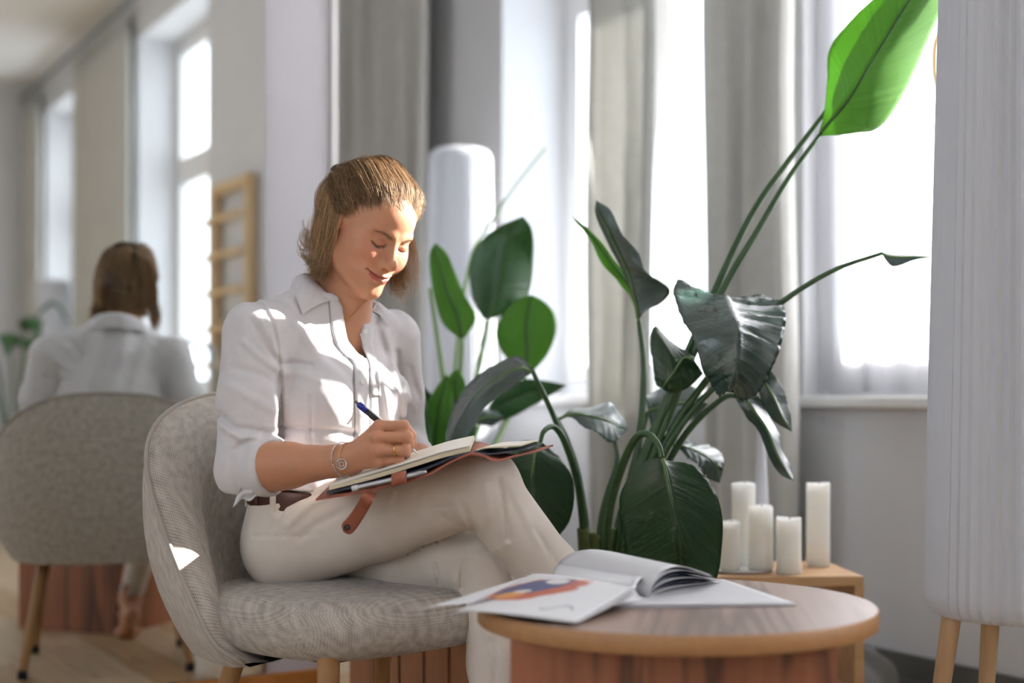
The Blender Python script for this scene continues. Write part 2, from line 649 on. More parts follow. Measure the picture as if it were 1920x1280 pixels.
t.l(nz.outputs[0], ad.inputs[0])
ad.inputs[1].default_value = 0.75
t.l(wk.outputs[0], ad.inputs[2])
cc = t.ramp(ad.outputs[0], [(0.2, srgb(142, 134, 125)), (0.55, srgb(190, 182, 172)), (1.0, srgb(214, 207, 198))])
t.l(cc, t.b.inputs['Base Color'])
t.bump(mu.outputs[0], 0.35, 0.002)
M_WEAVE = t.m
M_WEAVE_S = M_WEAVE.copy()
M_WEAVE_S.name = 'chair_weave_seat'
for n_ in M_WEAVE_S.node_tree.nodes:
    if n_.type == 'BUMP':
        n_.inputs['Strength'].default_value = 0.15
    if n_.type == 'MATH' and n_.operation == 'MULTIPLY' and abs(n_.inputs[1].default_value - 0.55) < 1e-3:
        n_.inputs[1].default_value = 0.25
    if n_.type == 'MATH' and n_.operation == 'MULTIPLY_ADD':
        n_.inputs[1].default_value = 0.7
M_LEG = mat_wood('chair_leg_oak', srgb(150, 108, 66), srgb(172, 128, 82), axis=2, scale=1.0, rough=0.5)
M_RUB = mat_plain('black_glide', srgb(28, 28, 30), 0.6)
M_UNDER = mat_plain('dark_underlay', srgb(40, 38, 36), 0.9)

CC = Vector((-0.33, 2.65, 0))
FWD = Vector((0.70, -0.714, 0)).normalized()
RGT = Vector((FWD.y, -FWD.x, 0))
CH_RZ = math.atan2(RGT.y, RGT.x)
chair = empty('upholstered_chair', CC, CH_RZ)
tag(chair, 'grey beige woven shell chair with oak legs, the person sits on it', 'chair')

# rim of the shell, right half, centre top -> end under the seat front   (x to her right, y forward)
RIM = [(0, -0.285, 0.785), (0.10, -0.280, 0.779), (0.185, -0.262, 0.755), (0.25, -0.228, 0.712), (0.288, -0.182, 0.652),
       (0.300, -0.125, 0.577), (0.303, -0.055, 0.487), (0.300, 0.005, 0.41), (0.288, 0.045, 0.355), (0.250, 0.075, 0.322)]
BOT = [(0, -0.225, 0.318), (0.09, -0.220, 0.318), (0.165, -0.195, 0.318), (0.215, -0.15, 0.318), (0.242, -0.105, 0.318),
       (0.255, -0.06, 0.317), (0.262, -0.015, 0.316), (0.264, 0.025, 0.315), (0.258, 0.052, 0.314), (0.235, 0.07, 0.314)]
rim = catmull(RIM, 30)
bot = catmull(BOT, 30)


def mirrored(c):
    l = c[::-1][:-1].copy()
    l[:, 0] *= -1
    return np.vstack([l, c])


rim = mirrored(rim)
bot = mirrored(bot)
NS = len(rim)
rows_o, rows_i = [], []
for i in range(NS):
    R_, B_ = rim[i], bot[i]
    c0 = np.array([0, 0.06, 0])
    inw = (c0 - R_) * np.array([1, 1, 0])
    inw /= np.linalg.norm(inw)
    h = R_[2] - B_[2]
    hk = min(1, h / 0.3)
    # outer panel
    ro = []
    for u in np.linspace(0, 1, 12):
        p = R_ * (1 - u) + B_ * u - inw * 0.035 * math.sin(math.pi * u) ** 0.8 * hk
        ro.append(p)
    rows_o.append(ro)
    # padded inner face: bulges over the rim, then runs down to the seat
    bi = B_ + inw * (0.055 + 0.02 * hk)
    ri = []
    for u in np.linspace(0, 1, 18):
        p = R_ * (1 - u) + bi * u
        pad = 0.050 * (1 - (1 - min(1, u / 0.22)) ** 2) * hk + 0.012
        pad -= 0.035 * max(0, math.sin(math.pi * min(1, max(0, (u - 0.25) / 0.75)))) * hk
        p = p + inw * pad * min(1, u * 12)
        p[2] += 0.010 * math.sin(math.pi * min(1, u / 0.2)) * hk
        ri.append(p)
    rows_i.append(ri)


def uv_grid(o, rows, ku=1.0, kv=1.0):
    """metric uv so that the weave keeps its size"""
    A = np.array([[tuple(p) for p in r] for r in rows])
    du = np.zeros(A.shape[:2])
    dv = np.zeros(A.shape[:2])
    du[1:] = np.cumsum(np.linalg.norm(np.diff(A, axis=0), axis=2), axis=0)
    mc = A.shape[1] // 2
    du = np.repeat(du[:, mc:mc + 1], A.shape[1], axis=1)
    dv[:, 1:] = np.cumsum(np.linalg.norm(np.diff(A, axis=1), axis=2), axis=1)
    uv = np.stack([du * ku, dv * kv], axis=2).reshape(-1, 2)
    me = o.data
    l = me.uv_layers.new(name='UVMap')
    idx = np.empty(len(me.loops), int)
    me.loops.foreach_get('vertex_index', idx)
    l.data.foreach_set('uv', uv[idx].astype(np.float32).ravel())


bo = mk('back_panel', grid(rows_o), M_WEAVE, chair, True)
uv_grid(bo, rows_o)
bi_ = mk('backrest', grid(rows_i), M_WEAVE, chair, True)
uv_grid(bi_, rows_i)
mk('piping', tube(rim, 0.0045, 8), M_WEAVE, bo, True)
# underside closing the shell
und = []
for i in range(NS):
    und.append([bot[i], np.array([bot[i][0] * 0.6, bot[i][1] * 0.6 + 0.03, 0.322])])
mk('underside', grid(und), M_UNDER, chair)

# seat cushion: rounded slab
rows_s = []
NT_, NP = 56, 16


def seat_pt(a, prof_r, z):
    ca, sa = math.cos(a), math.sin(a)
    e = 0.62
    x = math.copysign(abs(ca) ** e, ca)
    y = math.copysign(abs(sa) ** e, sa)
    return np.array([0.262 * x * prof_r, 0.035 + 0.262 * y * prof_r, z])


prof = []
for u in np.linspace(0, 1, 9):           # bottom to top of the rim
    a = -math.pi / 2 + math.pi * u
    prof.append((1.0 - 0.13 * (1 - math.cos(a)) , 0.383 + 0.046 * math.sin(a)))
for u in np.linspace(0.85, 0.02, 8):
    prof.append((u, 0.429 + 0.012 * (1 - u / 0.9)))
rows_s = []
for (pr, z) in prof:
    rows_s.append([seat_pt(2 * math.pi * j / NT_, pr, z + 0.004 * (pr < 0.9 and z > .4)) for j in range(NT_ + 1)])
st = mk('seat_cushion', grid(rows_s), M_WEAVE_S, chair, True)
me = st.data
l = me.uv_layers.new(name='UVMap')
co = np.array([v_.co for v_ in me.vertices])
uvv = np.stack([co[:, 0], co[:, 1] + (co[:, 2] - 0.43) * np.sign(co[:, 1])], axis=1)
sidew = np.abs(co[:, 0]) > 0.235
uvv[sidew, 0] += (co[sidew, 2] - 0.43) * np.sign(co[sidew, 0])
idx = np.empty(len(me.loops), int)
me.loops.foreach_get('vertex_index', idx)
l.data.foreach_set('uv', uvv[idx].astype(np.float32).ravel())
mk('seat_base', box(-0.17, 0.17, -0.14, 0.20, 0.326, 0.345, 0.004), M_UNDER, chair)

for (x0, y0, x1, y1) in ((0.185, 0.225, 0.215, 0.262), (-0.185, 0.225, -0.215, 0.262), (0.165, -0.055, 0.225, -0.145), (-0.165, -0.055, -0.225, -0.145)):
    pts = [(x0 * (1 - u) + x1 * u, y0 * (1 - u) + y1 * u, 0.345 * (1 - u) + 0.022 * u) for u in np.linspace(0, 1, 6)]
    lg = mk('leg', tube(pts, list(np.linspace(0.0195, 0.0125, 6)), 18), M_LEG, chair, True, auto=40)
    e = pts[-1]
    mk('glide', xf(lathe([(0.0122, 0), (0.0135, 0.004), (0.0135, 0.024)], 16), Matrix.Translation((e[0], e[1], 0.0))), M_RUB, lg, True)


# ------------------------------------------------------------------ round coffee table
TC = P(1266, 740, 2.055)
TC.z = 0
M_TOP = mat_wood('table_top_oak', srgb(140, 116, 102), srgb(160, 136, 122), axis=1, scale=0.8, rough=0.4, dark=srgb(96, 76, 66), streak=0.8)
M_EDGE = mat_plain('table_edge_band', srgb(168, 124, 82), 0.5, 0.06, 60)
M_BODY = mat_wood('table_base_walnut', srgb(128, 74, 48), srgb(154, 96, 66), axis=2, scale=0.75, rough=0.5, dark=srgb(62, 36, 26), streak=0.8)
table = empty('coffee_table', TC, math.radians(-8))
tag(table, 'round oak coffee table with a boxy brown wood base and magazines on top', 'table')
TR, TZ = 0.286, 0.480
n = 96
top_prof = [(0.0005, TZ - 0.026), (TR - 0.002, TZ - 0.026), (TR, TZ - 0.024), (TR, TZ - 0.002), (TR - 0.002, TZ), (0.0005, TZ)]
tt = mk('table_top', lathe(top_prof, n), [M_TOP, M_EDGE], table)
for p_ in tt.data.polygons:
    if abs(p_.normal.z) < 0.9:
        p_.material_index = 1
        p_.use_smooth = True
hw = 0.213
pan = 0.018
mk('base_panel', box(-hw, hw, -hw + 0.02, -hw + 0.02 + pan, 0, TZ - 0.026, 0.001), M_BODY, table)
mk('base_panel', box(-hw, hw, hw - pan, hw, 0, TZ - 0.026, 0.001), M_BODY, table)
mk('base_panel', box(-hw, -hw + pan, -hw + 0.02 + pan, hw - pan, 0, TZ - 0.026, 0.001), M_BODY, table)
mk('base_panel', box(hw - pan, hw, -hw + 0.02 + pan, hw - pan, 0, TZ - 0.026, 0.001), M_BODY, table)

# ------------------------------------------------------------------ floor lamps with pleated shades on splayed legs
t = NT('pleated_shade')
t.set(Roughness=0.8)
t.b.inputs['Base Color'].default_value = (*srgb(208, 210, 214), 1)
tl = t.n('ShaderNodeBsdfTranslucent')
tl.inputs[0].default_value = (*srgb(214, 218, 226), 1)
mx = t.n('ShaderNodeMixShader')
co = t.coords('Object', (1, 1, 1))
nz = t.n('ShaderNodeTexNoise')
nz.inputs['Scale'].default_value = 3.0
t.l(co, nz.inputs['Vector'])
mr = t.n('ShaderNodeMapRange')
mr.inputs[3].default_value = 0.22
mr.inputs[4].default_value = 0.26
t.l(nz.outputs[0], mr.inputs[0])
t.l(mr.outputs[0], mx.inputs[0])
t.l(t.b.outputs[0], mx.inputs[1])
t.l(tl.outputs[0], mx.inputs[2])
t.l(mx.outputs[0], t.out.inputs[0])
M_SHADE = t.m
M_LLEG = mat_wood('lamp_leg_beech', srgb(176, 146, 110), srgb(196, 166, 128), axis=2, scale=1.0, rough=0.5)


def lamp(loc, rz, label, r0=0.160, r1=0.126, zb=0.405, zt=1.74, pleats=48, group='pleated floor lamps'):
    o = empty('floor_lamp', loc, rz)
    tag(o, label, 'lamp', group)
    zs = [zb, zb + 0.0015, zb + 0.004, zb + 0.009, zb + 0.017, zb + 0.026, zb + 0.035] + list(np.linspace(zb + 0.12, zt - 0.08, 8)) + [zt - 0.03, zt - 0.008, zt]
    rows = []
    nn = pleats * 4
    for z in zs:
        k = (z - zb) / (zt - zb)
        r = r0 * (1 - k) + r1 * k
        if z < zb + 0.035:
            r -= 0.026 * (1 - math.sqrt(max(0.0, 1 - (1 - (z - zb) / 0.035) ** 2)))
        if z > zt - 0.03:
            r -= 0.02 * ((z - zt + 0.03) / 0.03) ** 2
        row_ = []
        for j in range(nn):
            a = 2 * math.pi * j / nn
            tri = abs((j % 4) / 4 - 0.5) * 2
            q = r - 0.0055 * (1 - tri) * (1 + 0.4 * math.sin(a * 7.3))
            row_.append((q * math.cos(a), q * math.sin(a), z))
        rows.append(row_)
    s_ = mk('shade', grid(rows, True), M_SHADE, o)
    mk('base_disc', lathe([(0.001, zb + 0.002), (r0 - 0.03, zb + 0.002), (r0 - 0.03, zb + 0.014), (0.001, zb + 0.014)], 48), M_WHITE, o)
    mk('top_disc', lathe([(0.001, zt - 0.006), (r1 - 0.021, zt - 0.006), (r1 - 0.021, zt - 0.001), (0.001, zt - 0.001)], 48), M_SHADE, o)
    for k in range(4):
        a = 2 * math.pi * k / 4
        p0 = Vector((0.118 * math.cos(a), 0.118 * math.sin(a), zb + 0.006))
        p1 = Vector((0.178 * math.cos(a), 0.178 * math.sin(a), 0))
        mk('leg', tube([p0.lerp(p1, u) for u in np.linspace(0, 1, 5)], list(np.linspace(0.0165, 0.011, 5)), 16), M_LLEG, o, True, auto=40)
    return o


LP = P(1912, 740, 2.42)
lamp((LP.x, LP.y, 0), math.radians(184), 'large white pleated floor lamp on beech legs at the right edge')
LP2 = P(863, 740, 5.35)
lamp((LP2.x, LP2.y, 0), 0.4, 'distant white pleated floor lamp beside the long curtain', 0.142, 0.118, zt=1.70)


def unmirror(x, y, d):
    """real place of a thing seen in the mirror at pixel x, y and optical distance d"""
    p = P(x, y, d)
    k = 2 * (p.x * NX + p.y * NY - MIRS)
    return Vector((p.x - k * NX, p.y - k * NY, p.z))


q = unmirror(102, 740, 11.9)
lamp((q.x, q.y, 0), 1.0, 'white pleated floor lamp seen in the mirror before the far window')

# ------------------------------------------------------------------ bench with candles
M_BENCH = mat_wood('bench_oak', srgb(176, 136, 92), srgb(196, 156, 112), axis=0, scale=1.0, rough=0.45)
BC = P(1460, 740, 3.22)
# aligned with the camera's view of it: long side level in the photograph
bench = empty('low_bench', (BC.x, BC.y, 0), math.radians(4))
tag(bench, 'low oak bench carrying the white candles', 'bench')
bx0, bx1, by0, by1, bz = -0.20, 0.155, -0.13, 0.15, 0.385
mk('bench_top', box(bx0, bx1, by0, by1, bz - 0.022, bz, 0.002), M_BENCH, bench)
mk('side_panel', box(bx1 - 0.02, bx1, by0, by1, 0, bz - 0.022, 0.001), M_BENCH, bench)
mk('side_panel', box(bx0, bx0 + 0.02, by0, by1, 0, bz - 0.022, 0.001), M_BENCH, bench)
mk('shelf', box(bx0 + .02, bx1 - .02, by0 + .01, by1, 0.12, 0.138), M_BENCH, bench)
t = NT('candle_wax')
t.set(Roughness=0.45)
t.b.inputs['Base Color'].default_value = (*srgb(244, 243, 236), 1)
t.b.inputs['Subsurface Weight'].default_value = 0.8
t.b.inputs['Subsurface Radius'].default_value = (0.05, 0.045, 0.036)
t.b.inputs['Subsurface Scale'].default_value = 1.0
co = t.coords()
nz = t.n('ShaderNodeTexNoise')
nz.inputs['Scale'].default_value = 30
t.l(co, nz.inputs['Vector'])
t.bump(nz.outputs[0], 0.15, 0.003)
M_WAX = t.m
M_WICK = mat_plain('wick', srgb(60, 52, 44), 0.9)
M_DISH = mat_plain('white_dish', srgb(226, 224, 220), 0.4, 0.02)


def candle(px, ytop, d, wpx, label):
    p = P(px, ytop, d)
    r = wpx / FPX * d / 2
    base = bz + (0.006 if px < 1435 else 0.0)
    h = p.z - base
    o = empty('pillar_candle', (p.x, p.y, base))
    tag(o, label, 'candle', 'white pillar candles on the bench')
    rr = random.Random(int(px))
    rows = []
    nn = 40
    for (k, q_) in ((0.93, 0), (1.0, 0.004), (1.0, h * 0.3), (0.99, h * 0.7), (1.0, h - 0.004), (0.97, h), (0.9, h), (0.8, h - 0.006), (0.4, h - 0.012), (0.02, h - 0.012)):
        rows.append([(r * k * math.cos(2 * math.pi * j / nn), r * k * math.sin(2 * math.pi * j / nn),
                      q_ + (0.0015 * math.sin(2 * math.pi * j / nn * 2 + px) if q_ > h - 0.005 else 0)) for j in range(nn)])
    v_, f_ = grid(rows, True)
    f_ = list(f_) + [tuple(range(nn - 1, -1, -1)), tuple((len(rows) - 1) * nn + j for j in range(nn))]
    mk('wax', (v_, f_), M_WAX, o, True)
    mk('wick', tube([(0, 0, h - 0.013), (0.001, 0, h - 0.005), (0.003, 0.001, h + 0.002)], 0.0012, 6), M_WICK, o)


dish = mk('candle_dish', xf(lathe([(0.001, 0), (0.07, 0), (0.078, 0.004), (0.078, 0.006), (0.001, 0.006)], 48), Matrix.Translation((P(1388, 740, 3.18).x, 3.2, bz))), M_DISH, smooth=False)
tag(dish, 'flat white dish under the left candles on the bench', 'dish')
candle(1369, 977, 3.16, 38, 'short white candle half hidden behind the big drooping leaf')
candle(1394, 905, 3.25, 44, 'tall white candle at the back left of the bench')
candle(1426, 948, 3.17, 46, 'middle height white candle right of the drooping leaf')
candle(1479, 970, 3.14, 47, 'short white candle standing alone at the front of the bench')
candle(1534, 905, 3.28, 44, 'tall white candle at the right end of the bench')
M_VASE = mat_plain('white_porcelain', srgb(222, 226, 236), 0.25, 0.02)
vp = P(1427, 740, 3.34)
vs = mk('slim_vase', xf(lathe([(0.001, 0), (0.024, 0), (0.027, 0.01), (0.024, 0.06), (0.017, 0.15), (0.012, 0.25), (0.010, 0.33), (0.012, 0.345), (0.009, 0.345), (0.001, 0.335)], 32), Matrix.Translation((vp.x, vp.y, bz))), M_VASE, smooth=True)
tag(vs, 'slim white tapering vase behind the candles', 'vase')

# crumpled grey cloth bag on the floor beyond the bench
M_BAG = mat_plain('grey_cloth', srgb(132, 132, 132), 0.9, 0.1, 12, bump=0.2, bscale=120)
rb = random.Random(5)
rows = []
bp = P(1622, 740, 3.72)
for i in range(13):
    u = i / 12
    row_ = []
    for j in range(29):
        a = 2 * math.pi * j / 28
        wob = 1 + 0.12 * math.sin(3 * a + 5 * u) + 0.07 * math.sin(7 * a + 3)
        r = (0.10 * (1 - u) ** 0.6 + 0.004) * wob
        row_.append((r * math.cos(a) * 1.15, r * math.sin(a) * 0.9, 0.13 * (1 - (1 - u) ** 1.7) + 0.012 * math.sin(5 * a + 9 * u) * u * (1 - u) * 4))
    rows.append(row_)
bg = mk('cloth_bag', grid(rows), M_BAG, smooth=True)
bg.location = (bp.x - 0.03, bp.y, 0)
subsurf(bg, 1)
tag(bg, 'crumpled grey cloth bag on the floor right of the bench', 'bag')

# ------------------------------------------------------------------ wooden ladder rack seen in the mirror
M_RACK = mat_wood('rack_pine', srgb(200, 170, 128), srgb(216, 188, 146), axis=2, rough=0.5)
rs0, rs1 = -1.90, -1.27           # along the window wall pier
rack = empty('ladder_rack', RM((rs0 + rs1) / 2, 0.05, 0))
tag(rack, 'pale wooden ladder rack against the pier seen in the mirror', 'rack')
inv = Matrix.Translation(-rack.location)
H_ = 2.06
for s_ in (rs0, rs1):
    mk('post', xf(rbox(s_ - 0.03, s_ + 0.03, 0.02, 0.075, 0, H_, 0.003), inv), M_RACK, rack)
for z_ in (1.84, 1.62, 1.40, 1.18, 0.96, 0.74, 0.52, 0.3):
    mk('rung', xf(rbox(rs0 - 0.30, rs1 - .03, 0.08, 0.105, z_ - 0.018, z_ + 0.018, 0.003), inv), M_RACK, rack)
mk('top_rail', xf(rbox(rs0 + .03, rs1 - .03, 0.02, 0.07, H_ - 0.06, H_, 0.003), inv), M_RACK, rack)

# grey chair with a rounded back, blurred in the mirror by the window
M_GREY = mat_plain('grey_shell', srgb(120, 126, 130), 0.5, 0.03)
M_DKG = mat_plain('dark_teal_cushion', srgb(44, 66, 66), 0.8, 0.1)
q = unmirror(374, 740, 7.0)
gc = empty('grey_chair', (q.x, q.y, 0), math.radians(200))
tag(gc, 'grey metal chair with a rounded back blurred in the mirror by the window', 'chair')
arch = [(-0.075, 0.2, 0.42)] + [(0.075 * math.cos(a) * -1, 0.22, 0.98 + 0.075 * math.sin(a)) for a in np.linspace(0, math.pi, 9)] + [(0.075, 0.2, 0.42)]
arch = [(p[0] * 2.6, p[1], p[2]) for p in arch]
mk('back_frame', tube(catmull(arch, 40), 0.014, 10), M_GREY, gc, True)
mk('seat', box(-0.21, 0.21, -0.22, 0.22, 0.43, 0.46, 0.012), M_GREY, gc)
for (x_, y_) in ((-0.18, -0.18), (0.18, -0.18), (-0.18, 0.19), (0.18, 0.19)):
    mk('leg', tube([(x_, y_, 0.44), (x_ * 1.15, y_ * 1.15, 0)], 0.012, 8), M_GREY, gc, True)


# ------------------------------------------------------------------ open magazine on the table
def Z(x, y, z):
    """the point at height z seen at pixel x, y of the table top"""
    d = (EYE - z) * FPX / (y - HY)
    return P(x, y, d)


t = NT('magazine_print')
t.set(Roughness=0.35)
tc = t.n('ShaderNodeTexCoord')


def mth(op, a, b=None, c=None):
    m = t.n('ShaderNodeMath', operation=op)
    for i, q in enumerate((a, b, c)):
        if q is None:
            continue
        if isinstance(q, (int, float)):
            m.inputs[i].default_value = q
        else:
            t.l(q, m.inputs[i])
    return m.outputs[0]


def mixc(f, a, b):
    m = t.n('ShaderNodeMix', data_type='RGBA')
    t.l(f, m.inputs[0])
    for i, q in ((6, a), (7, b)):
        if isinstance(q, tuple):
            m.inputs[i].default_value = (*q, 1)
        else:
            t.l(q, m.inputs[i])
    return m.outputs[2]


sp = t.n('ShaderNodeSeparateXYZ')
t.l(tc.outputs['UV'], sp.inputs[0])
nz = t.n('ShaderNodeTexNoise')
nz.inputs['Scale'].default_value = 3.6
nz.inputs['Detail'].default_value = 3
t.l(tc.outputs['UV'], nz.inputs['Vector'])
wob = mth('MULTIPLY_ADD', nz.outputs[0], 0.9, -0.45)


def ell_mask(cu, cv, ru, rv, rot, soft=0.08):
    du, dv = mth('SUBTRACT', sp.outputs[0], cu), mth('SUBTRACT', sp.outputs[1], cv)
    c_, s_ = math.cos(rot), math.sin(rot)
    a = mth('DIVIDE', mth('ADD', mth('MULTIPLY', du, c_), mth('MULTIPLY', dv, s_)), ru)
    b = mth('DIVIDE', mth('SUBTRACT', mth('MULTIPLY', dv, c_), mth('MULTIPLY', du, s_)), rv)
    r = mth('ADD', mth('SQRT', mth('ADD', mth('MULTIPLY', a, a), mth('MULTIPLY', b, b))), wob)
    m = t.n('ShaderNodeMapRange')
    m.inputs[1].default_value = 1 + soft
    m.inputs[2].default_value = 1 - soft
    t.l(r, m.inputs[0])
    return m.outputs[0]


base = mixc(mth('MULTIPLY', nz.outputs[0], 0.1), srgb(226, 226, 228), srgb(206, 206, 210))
c1 = mixc(ell_mask(.33, .60, .40, .21, .95), base, srgb(184, 84, 56))
c2 = mixc(ell_mask(.30, .66, .33, .13, .95), c1, srgb(58, 72, 122))
c3 = mixc(ell_mask(.22, .40, .12, .07, .9), c2, srgb(212, 150, 84))
c4 = mixc(ell_mask(.40, .84, .10, .07, .6), c3, srgb(228, 226, 226))
c5 = mixc(ell_mask(.27, .52, .07, .035, .6), c4, srgb(220, 214, 210))
c6 = mixc(ell_mask(.10, .22, .12, .04, .9), c5, srgb(70, 62, 86))
# a thin drawn line
w_ = mth('ABSOLUTE', mth('SUBTRACT', mth('ADD', sp.outputs[1], mth('MULTIPLY', mth('SINE', mth('MULTIPLY', sp.outputs[0], 22.0)), 0.07)), 0.26))
ln = mth('MULTIPLY', mth('LESS_THAN', w_, 0.018), mth('MULTIPLY', mth('GREATER_THAN', sp.outputs[0], 0.62), mth('LESS_THAN', sp.outputs[0], 0.86)))
t.l(mixc(mth('MULTIPLY', ln, 0.6), c6, srgb(90, 90, 100)), t.b.inputs['Base Color'])
M_PRINT = t.m
M_PAPER = mat_plain('magazine_paper', srgb(214, 214, 217), 0.4, 0.02, 6)
M_PAPERD = mat_plain('magazine_dark_page', srgb(48, 54, 74), 0.4, 0.15, 9)
mag = empty('open_magazine', Z(1200, 1110, TZ))
tag(mag, 'open glossy magazine with a colourful picture lying on the round table', 'magazine')


def patch(c, n=22, m=14, arch=0.0, archv=0.0, lift=0.0, curl=0.0, side=0.5):
    """bilinear patch nl, nr, fr, fl with a raised arch across u"""
    nl, nr, fr, fl = c
    rows = []
    for j in range(m):
        v_ = j / (m - 1)
        row_ = []
        for i in range(n):
            u = i / (n - 1)
            p = (nl * (1 - u) + nr * u) * (1 - v_) + (fl * (1 - u) + fr * u) * v_
            p = p + Vector((0, 0, arch * math.sin(math.pi * u ** side) + archv * math.sin(math.pi * v_) + lift + curl * u ** 3))
            row_.append(p - mag.location)
        rows.append(row_)
    return rows


def page(name, rows, m, th=0.0006):
    o = mk(name, grid(rows), m, mag, True)
    l = o.data.uv_layers.new(name='UVMap')
    mm, nn = len(rows), len(rows[0])
    uv = np.array([(i / (nn - 1), j / (mm - 1)) for j in range(mm) for i in range(nn)], np.float32)
    idx = np.empty(len(o.data.loops), int)
    o.data.loops.foreach_get('vertex_index', idx)
    l.data.foreach_set('uv', uv[idx].ravel())
    solid(o, th, -1)
    return o


z0 = TZ + 0.0015
# flat back pages on the right
C_ = [Z(1150, 1140, z0), Z(1492, 1134, z0), Z(1357, 1088, z0), Z(1120, 1092, z0)]
for k in range(3):
    page('page', patch(C_, lift=.0012 * k, arch=.001 * k), M_PAPER, .0009)
# left leaves, arching up to the fold
NL, NR, FR, FL = Z(846, 1150, z0 + .0035), Z(1074, 1166, z0 + .0035), Z(1193, 1100, z0 + .030), Z(990, 1079, z0 + .014)
for k in range(4):
    s_ = Vector((.004 * k, .002 * k, -.0009 * k))
    page('page', patch([NL + s_, NR + s_ * .5, FR - Vector((0, 0, .003 * k)), FL - Vector((0, 0, .002 * k))], arch=.006), M_PRINT if k == 0 else M_PAPER)
# the fold of the left leaves coming down to the spine
for k in range(3):
    g = [Z(1074, 1166, z0 + .0035), Z(1193, 1100, z0 + .030)]
    rows = []
    for j in range(12):
        v_ = j / 11
        a = FR.lerp(NR, 1 - v_) if False else NR.lerp(FR, .35 + .65 * v_)
        b = Z(1222, 1121, z0 + .002).lerp(Z(1186, 1104, z0 + .004), v_)
        rows.append([a.lerp(b, u) + Vector((0, 0, (.014 - .004 * k) * math.sin(math.pi * min(1, u * 1.1)) * v_)) - mag.location for u in np.linspace(0, 1, 12)])
    if k == 0:
        page('page', rows, M_PAPER)
# right leaves standing up in a fan behind
for k in range(6):
    h = .006 * k
    nl, nr = Z(1216, 1118, z0 + .003 + .0006 * k), Z(1352 - 4 * k, 1090 - 2.6 * k, z0 + .004 + .0042 * k)
    fr, fl = Z(1270 - 3 * k, 1076 - 2.0 * k, z0 + .006 + .0042 * k), Z(1040, 1068, z0 + .012 + .001 * k)
    page('page', patch([nl, nr, fr, fl], arch=.006 + .0052 * k, side=.62), M_PAPERD if k in (1, 3) else M_PAPER, .0008)
# leaf rising at the back left and a loose page tip over the table's edge
page('page', patch([Z(1030, 1085, z0 + .012), Z(1190, 1098, z0 + .03), Z(1215, 1066, z0 + .03), Z(1042, 1060, z0 + .024)], arch=.004), M_PAPER)
page('page', patch([Z(786, 1144, z0 + .004), Z(905, 1128, z0 + .004), Z(1010, 1082, z0 + .008), Z(975, 1086, z0 + .008)], arch=.003), M_PAPER, .0004)
# brass handle of the bright window
M_BRASS = mat_plain('handle_brass', srgb(176, 150, 104), 0.3, 0.05, metal=0.8)
wh = bpy.data.objects.get('window_4')
hb = RM(2.69, -0.085, 1.60) - wh.location
hz = P(1747, 150, 4.0).z
pts = [RM(2.705, -.075, hz + .10), RM(2.71, -.045, hz + .085), RM(2.715, -.028, hz + .04), RM(2.715, -.028, hz - .04), RM(2.71, -.045, hz - .085)]
mk('handle', merge(tube(catmull([q - wh.location for q in pts], 20), .008, 10), xf(rbox(2.68, 2.72, -.09, -.07, hz - .14, hz + .14, .004), Matrix.Translation(-wh.location))), M_BRASS, wh, True)


# ------------------------------------------------------------------ bird-of-paradise plants
def leaf_mat(name, dark, light, trans, tamt, rough=0.32, coat=0.0):
    t = NT(name)
    t.set(Roughness=rough)
    t.b.inputs['Specular IOR Level'].default_value = 0.6
    t.b.inputs['Coat Weight'].default_value = coat
    t.b.inputs['Coat Roughness'].default_value = 0.25
    tc = t.n('ShaderNodeTexCoord')
    sp = t.n('ShaderNodeSeparateXYZ')
    t.l(tc.outputs['UV'], sp.inputs[0])
    au = t.n('ShaderNodeMath', operation='ABSOLUTE')
    t.l(sp.outputs[0], au.inputs[0])
    ve = t.n('ShaderNodeMath', operation='MULTIPLY_ADD')   # veins sweep towards the tip
    t.l(au.outputs[0], ve.inputs[0])
    ve.inputs[1].default_value = -0.16
    t.l(sp.outputs[1], ve.inputs[2])
    wv = t.n('ShaderNodeTexNoise', noise_dimensions='1D')
    wv.inputs['Scale'].default_value = 55
    wv.inputs['Detail'].default_value = 3
    t.l(ve.outputs[0], wv.inputs['W'])
    big = t.n('ShaderNodeTexNoise')
    big.inputs['Scale'].default_value = 5
    t.l(tc.outputs['Object'], big.inputs['Vector'])
    mxn = t.n('ShaderNodeMath', operation='MULTIPLY_ADD')
    t.l(big.outputs[0], mxn.inputs[0])
    mxn.inputs[1].default_value = 0.8
    t.l(wv.outputs[0], mxn.inputs[2])
    hl = t.n('ShaderNodeMath', operation='MULTIPLY')
    hl.inputs[1].default_value = 0.55
    t.l(mxn.outputs[0], hl.inputs[0])
    cc = t.ramp(hl.outputs[0], [(0.25, dark), (0.72, light)])
    t.l(cc, t.b.inputs['Base Color'])
    t.bump(wv.outputs[0], 0.35, 0.002)
    tl = t.n('ShaderNodeBsdfTranslucent')
    tm = t.n('ShaderNodeMix', data_type='RGBA')
    tm.inputs[0].default_value = 0.75
    t.l(cc, tm.inputs[6])
    tm.inputs[7].default_value = (*trans, 1)
    t.l(tm.outputs[2], tl.inputs[0])
    mx = t.n('ShaderNodeMixShader')
    mx.inputs[0].default_value = tamt
    t.l(t.b.outputs[0], mx.inputs[1])
    t.l(tl.outputs[0], mx.inputs[2])
    t.l(mx.outputs[0], t.out.inputs[0])
    return t.m


